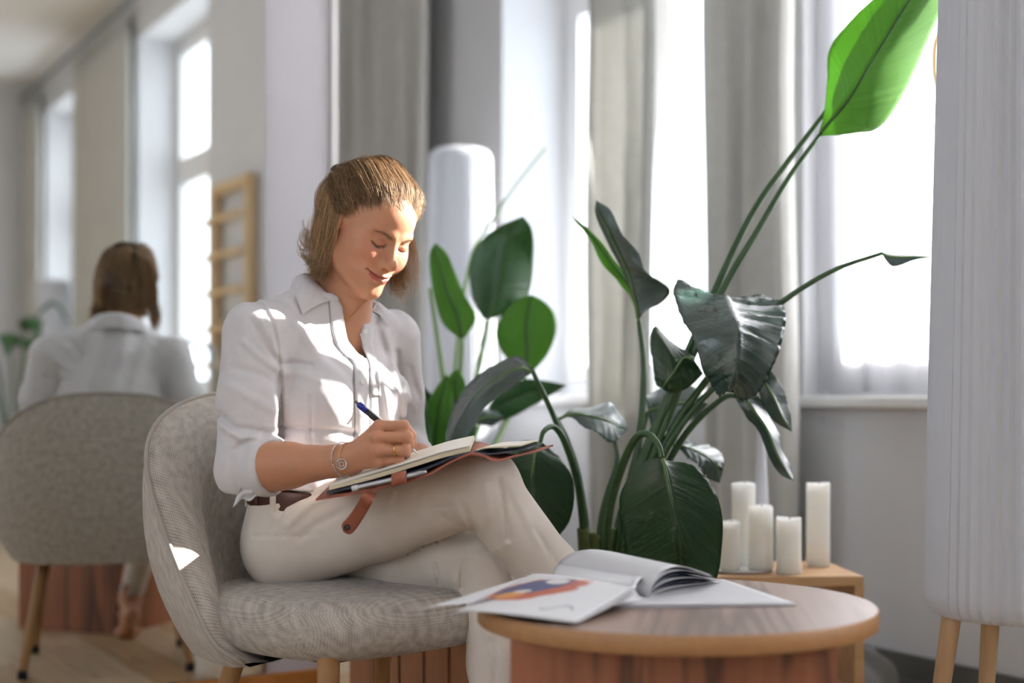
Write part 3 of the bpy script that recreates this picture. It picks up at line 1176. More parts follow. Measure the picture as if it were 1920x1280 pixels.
M_LF = {
    'dark': leaf_mat('leaf_dark', srgb(22, 50, 26), srgb(40, 78, 38), srgb(60, 130, 30), 0.14, 0.30, 0.2),
    'mid': leaf_mat('leaf_mid', srgb(32, 72, 34), srgb(54, 102, 50), srgb(90, 175, 50), 0.26, 0.34, 0.1),
    'bright': leaf_mat('leaf_bright', srgb(64, 122, 32), srgb(98, 160, 48), srgb(146, 196, 84), 0.44, 0.42),
    'shiny': leaf_mat('leaf_shiny', srgb(34, 58, 50), srgb(66, 92, 86), srgb(90, 150, 60), 0.10, 0.27, 1.0),
}
M_RIB = mat_plain('leaf_midrib', srgb(96, 128, 70), 0.45, 0.1, 30)
M_RIBD = mat_plain('leaf_midrib_dark', srgb(46, 78, 36), 0.45, 0.1, 30)
M_PET = mat_plain('leaf_stalk', srgb(52, 84, 46), 0.4, 0.18, 14)
M_PETL = mat_plain('leaf_stalk_pale', srgb(112, 140, 86), 0.4, 0.15, 14)
M_SHEATH = mat_plain('stalk_sheath', srgb(92, 104, 52), 0.6, 0.25, 22)
M_SOIL = mat_plain('potting_soil', srgb(46, 36, 28), 0.95, 0.3, 60, bump=0.6, bscale=90)


def leaf(stations, kind, parent, d0=0.0, name='leaf', rip=0.0012, rib=None, fold=0.0, seed=0, wav=0.003):
    """stations: rows of (left, midrib, right) points, each (x, y, distance); a solid leaf blade lofted through them"""
    st = [[P(x, y, d + d0) for (x, y, d) in r] for r in stations]
    n, m = 40, 21
    cL = catmull([r[0] for r in st], n)
    cM = catmull([r[1] for r in st], n)
    cR = catmull([r[2] for r in st], n)
    V, UV = [], []
    rr = random.Random(seed)
    p1, p2 = rr.uniform(0, 6), rr.uniform(0, 6)
    for i in range(n):
        u = i / (n - 1)
        nrm = np.cross(cR[i] - cL[i], cM[min(i + 1, n - 1)] - cM[max(i - 1, 0)])
        ln = np.linalg.norm(nrm)
        nrm = nrm / ln if ln > 1e-9 else np.array([0, -1.0, 0])
        for j in range(m):
            t_ = -1 + 2 * j / (m - 1)
            e = cL[i] if t_ < 0 else cR[i]
            a = abs(t_)
            p = cM[i] * (1 - a) + e * a
            wid = np.linalg.norm(e - cM[i])
            bow = 0.18 * wid * a * (1 - a)
            p = p + nrm * (bow - 0.012 * min(1, wid / 0.05) * math.exp(-(a / 0.09) ** 2) * 0.25)
            vein = math.sin((u - 0.16 * a) * 95 + p1) * 0.6 + math.sin((u - 0.16 * a) * 61 + p2) * 0.4
            p = p + nrm * rip * vein * min(1, a * 4) * min(1, wid / 0.03)
            p = p + nrm * wav * math.sin(u * 17 + (1 if t_ < 0 else 2.3) + p1) * a ** 3 * min(1, wid / 0.04)
            V.append(p)
            UV.append((t_, u))
    Fc = []
    for i in range(n - 1):
        for j in range(m - 1):
            a = i * m + j
            Fc.append((a, a + 1, a + 1 + m, a + m))
    base = parent.location
    o = mk(name, ([Vector(p) - base for p in V], Fc), M_LF[kind], parent, True)
    me = o.data
    l = me.uv_layers.new(name='UVMap')
    idx = np.empty(len(me.loops), int)
    me.loops.foreach_get('vertex_index', idx)
    l.data.foreach_set('uv', np.array(UV, np.float32)[idx].ravel())
    solid(o, 0.0007)
    k = int(n * 0.96)
    rd = np.linspace(0.0034, 0.0009, k)
    mk('midrib', tube([Vector(q) - base for q in cM[:k]], list(rd), 8), rib or (M_RIB if kind in ('dark', 'shiny') else M_RIBD), o, True)
    return o


def stalk(pts, r0, r1, parent, m=None, name='stalk'):
    p = [P(*q) - parent.location for q in pts]
    c = catmull(p, max(14, 5 * len(pts)))
    return mk(name, tube(c, list(np.linspace(r0, r1, len(c))), 10), m or M_PET, parent, True)


def pot(parent, r, h, m):
    mk('pot', lathe([(0.001, 0.0), (r * 0.8, 0.0), (r * 0.84, 0.006), (r, h - 0.01), (r, h), (r - 0.012, h), (r - 0.014, h - 0.03), (0.001, h - 0.03)], 48), m, parent, True, auto=40)
    rows = []
    for i in range(9):
        q = (r - 0.014) * (1 - i / 8)
        rows.append([(q * math.cos(2 * math.pi * j / 36), q * math.sin(2 * math.pi * j / 36), h - 0.028 + 0.006 * math.sin(j * 1.9 + i * 2.3)) for j in range(36)])
    mk('soil', grid(rows, True), M_SOIL, parent, True)


D = 2.95
pb = P(1120, 740, D)
plant = empty('potted_bird_of_paradise', (pb.x, pb.y, 0))
tag(plant, 'large potted bird-of-paradise plant with tall glossy leaves behind the table', 'plant')
M_POT = mat_plain('pot_ceramic', srgb(196, 192, 186), 0.5, 0.03)
pot(plant, 0.16, 0.40, M_POT)


def S(rows, d):
    """rows of three (x, y) or (x, y, dd); dd is added to d"""
    out = []
    for r in rows:
        if len(r) == 2 and not isinstance(r[0], tuple):
            r = (r, r, r)
        out.append([(q[0], q[1], d + (q[2] if len(q) > 2 else 0)) for q in r])
    return out


# upright backlit leaf at the top right
leaf(S([((1534, 253), (1536, 254), (1540, 255)), ((1546, 208), (1558, 226), (1602, 250)), ((1551, 150), (1592, 186, -.02), (1652, 236, .03)),
        ((1555, 92), (1632, 120, -.03), (1702, 163, .05)), ((1606, 28), (1672, 54, -.03), (1741, 72, .06)), ((1656, -20), (1715, -16, -.02), (1770, -6, .05)),
        ((1716, -85), (1755, -86), (1783, -80, .03)), (1782, -142)], 2.90), 'bright', plant, seed=1, rib=M_RIBD)
# dark drooping leaf in the middle
leaf(S([((1271, 521, .13), (1361, 556, .10), (1428, 550, .13)), ((1262, 547, .10), (1369, 580, .05), (1463, 569, .10)), ((1275, 590, .06), (1379, 606, .0), (1474, 596, .07)),
        ((1300, 632, .02), (1382, 645, -.03), (1465, 644, .04)), ((1316, 690, .02), (1381, 686, -.03), (1447, 692, .02)), ((1330, 716, .03), (1375, 714, -.02), (1424, 733, .02)),
        ((1350, 743, .03), (1367, 733), (1391, 751, .02))], 2.72), 'shiny', plant, seed=2, rip=0.0042)
leaf(S([((1312, 692), (1300, 672), (1286, 655, .04)), ((1317, 702), (1281, 672), (1256, 640, .05)), ((1290, 726), (1265, 695, -.02), (1228, 611, .06)),
        ((1262, 736), (1250, 715, -.02), (1220, 660, .04)), ((1246, 732), (1241, 728), (1232, 722, .02))], 2.86), 'dark', plant, seed=3)
# big near drooping leaf
leaf(S([((1222, 858, .02), (1242, 859), (1257, 865, .02)), ((1190, 880, .04), (1248, 880, -.01), (1302, 874, .03)), ((1164, 924, .05), (1256, 918, -.02), (1338, 914, .04)),
        ((1163, 970, .05), (1265, 966, -.02), (1354, 970, .04)), ((1172, 1020, .05), (1270, 1015, -.02), (1353, 1030, .04)), ((1180, 1068, .04), (1274, 1062, -.01), (1346, 1076, .03)),
        ((1216, 1118, .02), (1277, 1112), (1324, 1118, .02)), (1279, 1150)], 2.64), 'dark', plant, seed=4)
leaf(S([((1000, 826), (1012, 829), (1020, 832)), ((960, 830, .03), (1005, 845, -.02), (1046, 853, .03)), ((940, 862, .04), (1000, 875, -.02), (1071, 890, .04)),
        ((930, 910, .04), (998, 915, -.02), (1077, 930, .04)), ((940, 960, .04), (1002, 955, -.02), (1069, 972, .04)), ((970, 1005, .02), (1010, 995), (1050, 1003, .02)), (1022, 1035)], 2.80), 'dark', plant, seed=5)
# tall folded leaf: one half turned edge-on
leaf(S([((1195, 592), (1198, 600), (1208, 584, -.02)), ((1184, 552, .01), (1190, 562), (1240, 567, -.05)), ((1172, 520, .01), (1180, 520), (1254, 541, -.07)),
        ((1158, 490, .01), (1166, 488), (1213, 508, -.06)), ((1140, 456, .01), (1149, 452), (1197, 476, -.05)), ((1124, 424, .01), (1134, 420), (1170, 442, -.04)),
        ((1116, 396, .01), (1122, 396), (1147, 396, -.02)), (1118, 376)], 3.06), 'shiny', plant, seed=6, rip=0.0006)
leaf(S([(1196, 598), ((1180, 552, .02), (1186, 548), (1192, 552)), ((1160, 530, .04), (1167, 520), (1175, 516)), ((1138, 506, .05), (1146, 494), (1156, 492)),
        ((1116, 466, .06), (1122, 460), (1130, 458)), ((1096, 435, .06), (1099, 431), (1103, 429)), (1074, 405)], 3.08), 'bright', plant, seed=61, rip=0.0003)
leaf(S([((1420, 725), (1432, 714), (1446, 694)), ((1430, 756), (1450, 745, -.02), (1468, 728)), ((1450, 788), (1465, 778, -.02), (1481, 770)), (1485, 809)], 2.86), 'shiny', plant, seed=7, rip=0.0006)
leaf(S([((1380, 748), (1396, 745), (1421, 742)), ((1397, 779), (1418, 775, -.02), (1441, 772, .04)), ((1418, 801), (1438, 805, -.02), (1457, 810, .04)), ((1440, 852), (1455, 848, -.01), (1470, 845, .03)),
        ((1463, 889), (1473, 880), (1483, 878, .02)), (1488, 901)], 2.90), 'shiny', plant, seed=8, rip=0.0006)
leaf(S([(1652, 474), ((1668, 470, .04), (1665, 480), (1664, 492)), ((1691, 470, .05), (1688, 482), (1682, 500)), ((1716, 474, .04), (1713, 481), (1708, 489)), (1748, 482)], 2.80), 'shiny', plant, seed=9, rip=0.001)
leaf(S([(1046, 786), ((1075, 768, .08), (1075, 776), (1072, 783)), ((1110, 762, .10), (1108, 780), (1100, 803, -.03)), ((1143, 756, .10), (1140, 788), (1128, 817, -.04)), ((1166, 780, .06), (1160, 800), (1152, 829, -.03)), (1178, 804)], 3.02), 'shiny', plant, seed=10)
leaf(S([((1210, 742), (1215, 770), (1222, 806)), ((1246, 726, .05), (1250, 760), (1256, 809, -.03)), ((1286, 722, .05), (1286, 755), (1286, 793, -.03)), ((1313, 735, .03), (1313, 755), (1306, 781)), (1328, 757)], 3.10), 'shiny', plant, seed=11)
leaf(S([(1241, 832), ((1265, 827, .04), (1268, 834), (1272, 841)), ((1300, 827, .06), (1298, 842), (1292, 859, -.02)), ((1336, 840, .06), (1328, 858), (1312, 877, -.02)), ((1358, 858, .03), (1345, 877), (1328, 897)), (1349, 905)], 2.98), 'shiny', plant, seed=12, rip=0.003)
leaf(S([((999, 690), (997, 697), (994, 701)), ((970, 669, .06), (974, 690), (970, 717, -.02)), ((930, 680, .08), (930, 710), (935, 743, -.02)), ((885, 716, .08), (890, 746), (900, 777, -.02)),
        ((854, 752, .06), (865, 783), (880, 813, -.02)), ((838, 805, .03), (846, 823), (862, 843)), (840, 872)], 2.95), 'shiny', plant, seed=13, rip=0.0008)
# stalks, meeting in the pot
B_ = (1125, 1085, D)
for pts, r0, r1, mm in (
        ([(1536, 254, 2.90), (1480, 331, 2.90), (1420, 432, 2.90), (1350, 553, 2.91), (1262, 755, 2.92), (1190, 950, 2.94), (1150, 1085, D)], .0042, .010, M_PET),
        ([(1562, 190, 2.96), (1537, 224, 2.96), (1478, 302, 2.95), (1410, 400, 2.94), (1338, 550, 2.93), (1250, 755, 2.92), (1180, 950, 2.95), (1142, 1085, D)], .0042, .010, M_PET),
        ([(1361, 557, 2.83), (1330, 600, 2.90), (1292, 662, 2.93), (1236, 780, 2.95), (1180, 930, 2.96), (1146, 1085, D)], .005, .010, M_PET),
        ([(1653, 475, 2.80), (1560, 508, 2.82), (1465, 567, 2.85), (1385, 640, 2.88), (1270, 790, 2.92), (1190, 960, 2.95), (1155, 1085, D)], .0038, .010, M_PET),
        ([(1300, 670, 2.87), (1275, 715, 2.9), (1215, 850, 2.94), (1165, 990, 2.96), (1140, 1085, D)], .005, .009, M_PET),
        ([(1198, 600, 3.06), (1207, 690, 3.05), (1201, 800, 3.04), (1180, 950, 3.0), (1150, 1085, D)], .0055, .010, M_PET),
        ([(1242, 859, 2.64), (1233, 832, 2.65), (1213, 813, 2.68), (1190, 824, 2.74), (1165, 878, 2.80), (1142, 960, 2.86), (1128, 1085, 2.93)], .005, .010, M_PET),
        ([(1013, 829, 2.80), (1020, 808, 2.81), (1040, 801, 2.84), (1062, 836, 2.87), (1086, 920, 2.90), (1102, 1085, D)], .004, .009, M_PET),
        ([(998, 694, 2.95), (1020, 740, 2.96), (1045, 795, 2.97), (1074, 870, 2.97), (1094, 960, 2.97), (1104, 1085, D)], .0045, .010, M_PET),
        ([(1046, 787, 3.02), (1066, 830, 3.02), (1088, 910, 3.0), (1108, 1085, D)], .004, .009, M_PET),
        ([(1241, 832, 2.98), (1222, 856, 2.98), (1180, 960, 2.97), (1135, 1085, D)], .004, .009, M_PET),
        ([(1215, 772, 3.1), (1198, 830, 3.08), (1165, 960, 3.03), (1132, 1085, D)], .005, .009, M_PET),
        ([(1432, 714, 2.86), (1390, 700, 2.88), (1320, 745, 2.9), (1235, 870, 2.93), (1160, 1085, D)], .004, .009, M_PET),
        ([(1396, 745, 2.9), (1350, 750, 2.92), (1262, 850, 2.95), (1165, 1085, D)], .004, .009, M_PET),
        ([(1152, 822, 3.02), (1156, 870, 3.01), (1130, 960, 3.0), (1116, 1085, D)], .004, .009, M_PET)):
    stalk(pts, r0, r1, plant, mm)
for i, x in enumerate((1098, 1112, 1126, 1142, 1156)):
    stalk([(x + 3 * (i - 2), 990 + 8 * (i % 3), D - .03 + .012 * i), (x, 1040, D - .02 + .01 * i), (x * .6 + 1126 * .4, 1095, D)], .012, .017, plant, M_SHEATH, 'sheath')

# ------------------------------------------------------------------ second plant in the slatted planter, behind the person
M_SLAT = mat_wood('planter_cedar', srgb(142, 94, 62), srgb(164, 112, 76), axis=2, scale=1.0, rough=0.55)
DB = 3.35
qb = P(832, 740, DB)
plant2 = empty('slatted_planter_plant', (qb.x, qb.y, 0))
tag(plant2, 'leafy plant in a slatted wooden planter behind the seated person', 'plant')
ang = math.radians(-23)
Mr = Matrix.Rotation(ang, 4, 'Z')
hw, nb, hz = 0.155, 5, 0.44
bw = 2 * hw / nb
for k in range(4):
    Mk = Mr @ Matrix.Rotation(k * math.pi / 2, 4, 'Z')
    for j in range(nb):
        x0 = -hw + j * bw
        mk('slat', xf(box(x0 + 0.0025, x0 + bw - 0.0025, -hw - 0.012, -hw, 0.01, hz, 0.002), Mk), M_SLAT, plant2)
mk('liner', xf(box(-hw, hw, -hw, hw, 0.012, hz - 0.03), Mr), mat_plain('planter_liner', srgb(34, 30, 28), 0.9), plant2)
d2 = 3.75
leaf(S([((906, 597), (915, 599), (924, 597)), ((886, 560, .03), (926, 560), (969, 578, .03)), ((880, 505, .05), (936, 510), (993, 545, .05)), ((896, 458, .04), (946, 460), (1001, 480, .04)), ((936, 424), (966, 425), (998, 430)), (981, 405)], d2), 'mid', plant2, seed=21, rib=M_RIBD)
leaf(S([((858, 632), (866, 636), (873, 632)), ((830, 606), (856, 590), (893, 595)), ((815, 560), (838, 550), (873, 555)), ((806, 510), (825, 505), (853, 510)), ((806, 474), (815, 475), (838, 475)), (816, 455)], d2 - .1), 'bright', plant2, seed=22)
leaf(S([((975, 701), (985, 706), (995, 701)), ((945, 665), (988, 660), (1026, 665)), ((929, 625), (986, 618), (1043, 620)), ((945, 585), (990, 580), (1038, 585)), ((970, 562), (996, 558), (1016, 562)), (996, 552)], d2), 'bright', plant2, seed=23)
leaf(S([(900, 792), ((935, 735), (940, 757), (950, 786)), ((980, 711), (986, 735), (1000, 760)), ((1025, 714), (1030, 727), (1033, 741)), (1063, 722)], d2 - .1), 'mid', plant2, seed=24)
leaf(S([(856, 762), ((838, 740), (852, 735), (873, 738)), ((841, 708), (855, 705), (869, 708)), (856, 690)], d2 - .2), 'bright', plant2, seed=25)
leaf(S([(800, 860), ((783, 800), (806, 800), (828, 800)), ((782, 755), (800, 755), (820, 755)), (793, 722)], d2 - .2), 'mid', plant2, seed=26)
leaf(S([(870, 860), ((850, 810), (866, 800), (888, 806)), ((868, 765), (880, 762), (896, 768)), (905, 735)], d2 - .15), 'dark', plant2, seed=27)
leaf(S([(888, 792), ((905, 769, .05), (910, 782), (915, 799)), ((930, 770, .05), (931, 782), (933, 793)), (947, 780)], d2 - .2), 'shiny', plant2, seed=28)
leaf(S([(770, 840), ((752, 800), (770, 790), (790, 796)), ((756, 740), (770, 738), (785, 742)), (774, 705)], d2 - .25), 'bright', plant2, seed=29)
leaf(S([(812, 880), ((788, 840), (815, 830), (846, 836)), ((793, 775), (822, 770), (851, 778)), ((815, 730), (832, 728), (849, 735)), (838, 700)], d2 - .22), 'bright', plant2, seed=30)
leaf(S([(832, 870), ((835, 830), (861, 815), (886, 830)), ((850, 790), (871, 775), (891, 790)), (886, 752)], d2 - .28), 'mid', plant2, seed=31)
leaf(S([(792, 872), ((765, 830), (785, 815), (807, 825)), ((768, 770), (786, 765), (804, 772)), (790, 726)], d2 - .3), 'mid', plant2, seed=32)
Bx = [(838, 1030, DB)]
for pts in ([(915, 598, d2), (905, 650, d2), (890, 725, d2 - .05), (862, 860, DB + .2)], [(866, 635, d2 - .1), (862, 720, d2 - .1), (853, 860, DB + .15)],
            [(985, 705, d2), (945, 800, d2 - .1), (885, 920, DB + .1)], [(806, 540, d2), (818, 620, d2), (838, 760, d2 - .1), (846, 900, DB + .1)],
            [(900, 790, d2 - .1), (880, 850, DB + .2), (860, 930, DB + .1)], [(800, 858, d2 - .2), (815, 930, DB + .1)], [(870, 858, d2 - .15), (860, 930, DB + .1)],
            [(856, 760, d2 - .2), (852, 860, DB + .2)], [(888, 792, d2 - .2), (872, 880, DB + .1)], [(770, 838, d2 - .25), (800, 930, DB + .1)], [(812, 878, d2 - .22), (826, 950, DB + .05)], [(832, 868, d2 - .28), (836, 950, DB + .05)], [(792, 870, d2 - .3), (815, 950, DB + .05)]):
    stalk(pts + Bx, .0055, .010, plant2, M_PETL)
stalk([(1022, 278, 4.3), (965, 350, 4.2), (922, 415, 4.1), (885, 480, 4.0), (858, 640, 3.8), (846, 860, 3.5)] + Bx, .003, .007, plant2, M_PETL)

# plant blurred at the left edge, in the mirror
q = unmirror(28, 740, 7.6)
plant3 = empty('potted_plant', (q.x, q.y, 0))
tag(plant3, 'small green plant on a stand blurred at the left edge of the mirror', 'plant')
pot(plant3, 0.13, 0.42, M_POT)
for k in range(9):
    a = k * 2.4
    rr_ = 0.12 + 0.05 * (k % 3)
    h0, h1 = 0.46, 0.95 + 0.09 * (k % 4)
    c_, s_ = math.cos(a), math.sin(a)
    pts = [Vector((0.02 * c_, 0.02 * s_, h0 - .06)), Vector((0.5 * rr_ * c_, 0.5 * rr_ * s_, (h0 + h1) / 2)), Vector((rr_ * c_, rr_ * s_, h1))]
    mk('stalk', tube(catmull(pts, 10), 0.005, 6), M_PET, plant3, True)
    rows = []
    for i in range(12):
        u = i / 11
        cpos = Vector((c_ * (rr_ + 0.16 * u), s_ * (rr_ + 0.16 * u), h1 + 0.10 * math.sin(u * 2.4) - 0.12 * u * u))
        w_ = 0.06 * math.sin(math.pi * (0.06 + 0.94 * u) ** 0.8) + 0.001
        rows.append([cpos + Vector((-s_ * w_ * t_, c_ * w_ * t_, -0.02 * abs(t_))) for t_ in np.linspace(-1, 1, 7)])
    lo = mk('leaf', grid(rows), M_LF['mid'], plant3, True)
    lo.data.uv_layers.new(name='UVMap')
    solid(lo, 0.0008)


# ------------------------------------------------------------------ distance-field sculpting: smooth blends of tapered capsules and ellipsoids, meshed once
def A3(*v):
    return np.array(v, np.float32)


def sd_ell(p, c, r, R=None):
    q = p - np.asarray(c, np.float32)
    if R is not None:
        q = q @ np.asarray(R, np.float32)
    r = np.asarray(r, np.float32)
    k0 = np.sqrt(((q / r) ** 2).sum(1)) + 1e-9
    k1 = np.sqrt(((q / (r * r)) ** 2).sum(1)) + 1e-9
    return k0 * (k0 - 1) / k1


def seg(p, a, b):
    a = np.asarray(a, np.float32)
    ba = np.asarray(b, np.float32) - a
    pa = p - a
    h = np.clip((pa @ ba) / (ba @ ba + 1e-12), 0, 1)
    return np.sqrt(((pa - h[:, None] * ba) ** 2).sum(1)), h


def sd_cone(p, a, b, ra, rb):
    d, h = seg(p, a, b)
    return d - (ra + (rb - ra) * h)


def sd_chain(p, pts, rad, k=0.0):
    out = None
    for i in range(len(pts) - 1):
        d = sd_cone(p, pts[i], pts[i + 1], rad[i], rad[i + 1])
        out = d if out is None else (smin(out, d, k) if k else np.minimum(out, d))
    return out


def line_dist(p, pts):
    out = None
    for i in range(len(pts) - 1):
        d, _ = seg(p, pts[i], pts[i + 1])
        out = d if out is None else np.minimum(out, d)
    return out


def smin(a, b, k):
    h = np.clip(0.5 + 0.5 * (b - a) / k, 0, 1)
    return b + (a - b) * h - k * h * (1 - h)


def smax(a, b, k):
    return -smin(-a, -b, k)


def gauss(d, w):
    return np.exp(-(d / w) ** 2)


def mesh_sdf(f, lo, hi, h, slack=0.012):
    """surface nets on a sparse block grid"""
    lo = np.array(lo, np.float32)
    hi = np.array(hi, np.float32)
    B = 8
    nb = np.maximum(1, np.ceil((hi - lo) / (h * B)).astype(int))
    n = nb * B + 1
    F = np.full(n, 1.0, np.float32)
    ax = [lo[i] + h * np.arange(n[i], dtype=np.float32) for i in range(3)]
    cs = [lo[i] + h * (B * np.arange(nb[i]) + B / 2) for i in range(3)]
    G = np.stack(np.meshgrid(*cs, indexing='ij'), -1).reshape(-1, 3).astype(np.float32)
    fc = f(G)
    lim = h * B * 0.87 * 1.25 + slack
    bi = np.stack(np.meshgrid(*[np.arange(k) for k in nb], indexing='ij'), -1).reshape(-1, 3)
    for (b, v) in zip(bi[fc < -lim], fc[fc < -lim]):
        F[b[0] * B:b[0] * B + B + 1, b[1] * B:b[1] * B + B + 1, b[2] * B:b[2] * B + B + 1] = -1.0
    act = bi[np.abs(fc) <= lim]
    o9 = np.stack(np.meshgrid(*[np.arange(B + 1)] * 3, indexing='ij'), -1).reshape(-1, 3)
    CH = 400
    for s0 in range(0, len(act), CH):
        a = act[s0:s0 + CH]
        I = (a[:, None, :] * B + o9[None]).reshape(-1, 3)
        val = f((lo + I * h).astype(np.float32))
        F[I[:, 0], I[:, 1], I[:, 2]] = val
    S_ = F < 0
    c = S_[:-1, :-1, :-1]
    anyv = np.zeros(c.shape, bool)
    allv = np.ones(c.shape, bool)
    for dx in (0, 1):
        for dy in (0, 1):
            for dz in (0, 1):
                q = S_[dx:n[0] - 1 + dx, dy:n[1] - 1 + dy, dz:n[2] - 1 + dz]
                anyv |= q
                allv &= q
    cell = np.argwhere(anyv & ~allv)
    cid = np.full(c.shape, -1, np.int32)
    cid[cell[:, 0], cell[:, 1], cell[:, 2]] = np.arange(len(cell))
    acc = np.zeros((len(cell), 3), np.float32)
    cnt = np.zeros(len(cell), np.float32)
    for axis in range(3):
        o1, o2 = [k for k in range(3) if k != axis]
        for e1 in (0, 1):
            for e2 in (0, 1):
                p0 = cell.copy()
                p0[:, o1] += e1
                p0[:, o2] += e2
                p1 = p0.copy()
                p1[:, axis] += 1
                f0 = F[p0[:, 0], p0[:, 1], p0[:, 2]]
                f1 = F[p1[:, 0], p1[:, 1], p1[:, 2]]
                m = (f0 < 0) != (f1 < 0)
                t_ = np.where(m, f0 / (f0 - f1 + 1e-20), 0)
                q = p0.astype(np.float32)
                q[:, axis] += t_
                acc[m] += q[m]
                cnt[m] += 1
    V = lo + h * acc / cnt[:, None]
    quads = []
    for axis in range(3):
        o1, o2 = (axis + 1) % 3, (axis + 2) % 3
        sl0 = [slice(None)] * 3
        sl1 = [slice(None)] * 3
        sl0[axis] = slice(0, -1)
        sl1[axis] = slice(1, None)
        a, b = S_[tuple(sl0)], S_[tuple(sl1)]
        E = np.argwhere(a != b)
        E = E[(E[:, o1] > 0) & (E[:, o2] > 0) & (E[:, o1] < n[o1] - 1) & (E[:, o2] < n[o2] - 1)]
        ins = a[E[:, 0], E[:, 1], E[:, 2]]
        ids = []
        for (d1, d2) in ((-1, -1), (0, -1), (0, 0), (-1, 0)):
            q = E.copy()
            q[:, o1] += d1
            q[:, o2] += d2
            ids.append(cid[q[:, 0], q[:, 1], q[:, 2]])
        Q = np.stack(ids, 1)
        Q[~ins] = Q[~ins][:, ::-1]
        quads.append(Q[(Q >= 0).all(1)])
    return V, np.concatenate(quads)


def np_mesh(name, V, Q, mat, parent=None, smooth=True, M=None):
    V = np.asarray(V, np.float32)
    if M is not None:
        m = np.array(M, np.float32)
        V = V @ m[:3, :3].T + m[:3, 3]
    me = bpy.data.meshes.new(name)
    me.vertices.add(len(V))
    me.vertices.foreach_set('co', V.ravel())
    me.loops.add(Q.size)
    me.loops.foreach_set('vertex_index', Q.ravel().astype(np.int32))
    me.polygons.add(len(Q))
    me.polygons.foreach_set('loop_start', np.arange(0, Q.size, Q.shape[1], dtype=np.int32))
    me.polygons.foreach_set('use_smooth', np.full(len(Q), smooth))
    me.update(calc_edges=True)
    me.validate()
    o = bpy.data.objects.new(name, me)
    COL.objects.link(o)
    for m_ in (mat if isinstance(mat, (list, tuple)) else [mat]):
        me.materials.append(m_)
    if parent is not None:
        o.parent = parent
    return o


def relax(V, Q, it=2, lam=0.5):
    """Laplacian smoothing"""
    n = len(V)
    E = np.concatenate([Q[:, [0, 1]], Q[:, [1, 2]], Q[:, [2, 3]], Q[:, [3, 0]]])
    for _ in range(it):
        s = np.zeros_like(V)
        c = np.zeros(n, np.float32)
        for k in range(3):
            s[:, k] = np.bincount(E[:, 0], V[E[:, 1], k], n) + np.bincount(E[:, 1], V[E[:, 0], k], n)
        c = np.bincount(E[:, 0], minlength=n) + np.bincount(E[:, 1], minlength=n)
        V = V + lam * (s / np.maximum(c, 1)[:, None] - V)
    return V.astype(np.float32)


def col_attr(o, rgb):
    a = o.data.color_attributes.new('tint', 'FLOAT_COLOR', 'POINT')
    c = np.ones((len(rgb), 4), np.float32)
    c[:, :3] = rgb
    a.data.foreach_set('color', c.ravel())


def subdivide(V, Q):
    """one linear quad subdivision"""
    n = len(V)
    E = np.concatenate([Q[:, [0, 1]], Q[:, [1, 2]], Q[:, [2, 3]], Q[:, [3, 0]]])
    Es = np.sort(E, 1).astype(np.int64)
    key = Es[:, 0] * n + Es[:, 1]
    uk, inv_ = np.unique(key, return_inverse=True)
    ev = (V[uk // n] + V[uk % n]) / 2
    fv = V[Q].mean(1)
    m = len(Q)
    e = inv_.reshape(4, m) + n
    fi = np.arange(m) + n + len(uk)
    Q2 = np.concatenate([np.stack([Q[:, 0], e[0], fi, e[3]], 1), np.stack([e[0], Q[:, 1], e[1], fi], 1),
                         np.stack([fi, e[1], Q[:, 2], e[2]], 1), np.stack([e[3], fi, e[2], Q[:, 3]], 1)])
    return np.concatenate([V, ev, fv]).astype(np.float32), Q2


def project(f, V, it=2, lim=.003):
    """pull vertices onto the zero level of f"""
    k = np.array([[1, -1, -1], [-1, -1, 1], [-1, 1, -1], [1, 1, 1]], np.float32)
    e = .0007
    for _ in range(it):
        fs = [f(V + e * q) for q in k]
        g = sum(q[None] * v[:, None] for q, v in zip(k, fs)) / (4 * e)
        d = sum(fs) / 4
        g2 = (g * g).sum(1)
        step = np.clip(d / np.maximum(g2, .3), -lim, lim)
        V = V - g * step[:, None]
    return V.astype(np.float32)


# ------------------------------------------------------------------ the seated person: skin
person = empty('person', (CC.x, CC.y, 0))
tag(person, 'person in white shirt and beige trousers writing in a notebook', 'person')
PLOC = Matrix.Translation(-person.location)

HO = np.array(P(684, 426.2, 2.66), np.float32)
HS = 0.957
HEADR = np.array([[-.6514, -.7512, .1065], [.6302, -.6139, -.4754], [.4225, -.2426, .8733]], np.float32)   # rows: right, forward, up


def to_head(p):
    return (p - HO) @ HEADR.T / HS


def from_head(q):
    return np.asarray(q, np.float32) * HS @ HEADR + HO


# joints (world)
NECKB = np.array(P(640, 600, 2.70), np.float32)
SHR = np.array(P(484, 628, 2.56), np.float32)
SHL = np.array(P(733, 634, 2.81), np.float32)
ELR = np.array(P(466, 882, 2.50), np.float32)
WRR = np.array(P(650, 862, 2.40), np.float32)
LIPU = [(-.0310, .0872, -.0550), (-.018, .0988, -.0578), (-.006, .1052, -.0578), (0, .1053, -.0586), (.006, .1052, -.0578), (.018, .0988, -.0578), (.0310, .0872, -.0550)]
LIPL = [(-.0300, .0872, -.0560), (-.016, .0985, -.0650), (0, .1032, -.0680), (.016, .0985, -.0650), (.0300, .0872, -.0560)]
MOUTH = [(-.0330, .0870, -.0538), (-.025, .0945, -.0580), (-.017, .1010, -.0606), (-.006, .1075, -.0616), (0, .1090, -.0624), (.006, .1075, -.0616), (.017, .1010, -.0606), (.025, .0945, -.0580), (.0330, .0870, -.0538)]


def lash_line(s):
    return [(s * .0155, .0885, .0005), (s * .022, .0918, -.0042), (s * .031, .0930, -.0062), (s * .040, .0890, -.0048), (s * .0475, .0820, -.0005)]


YF = A3(1, .2, 1)


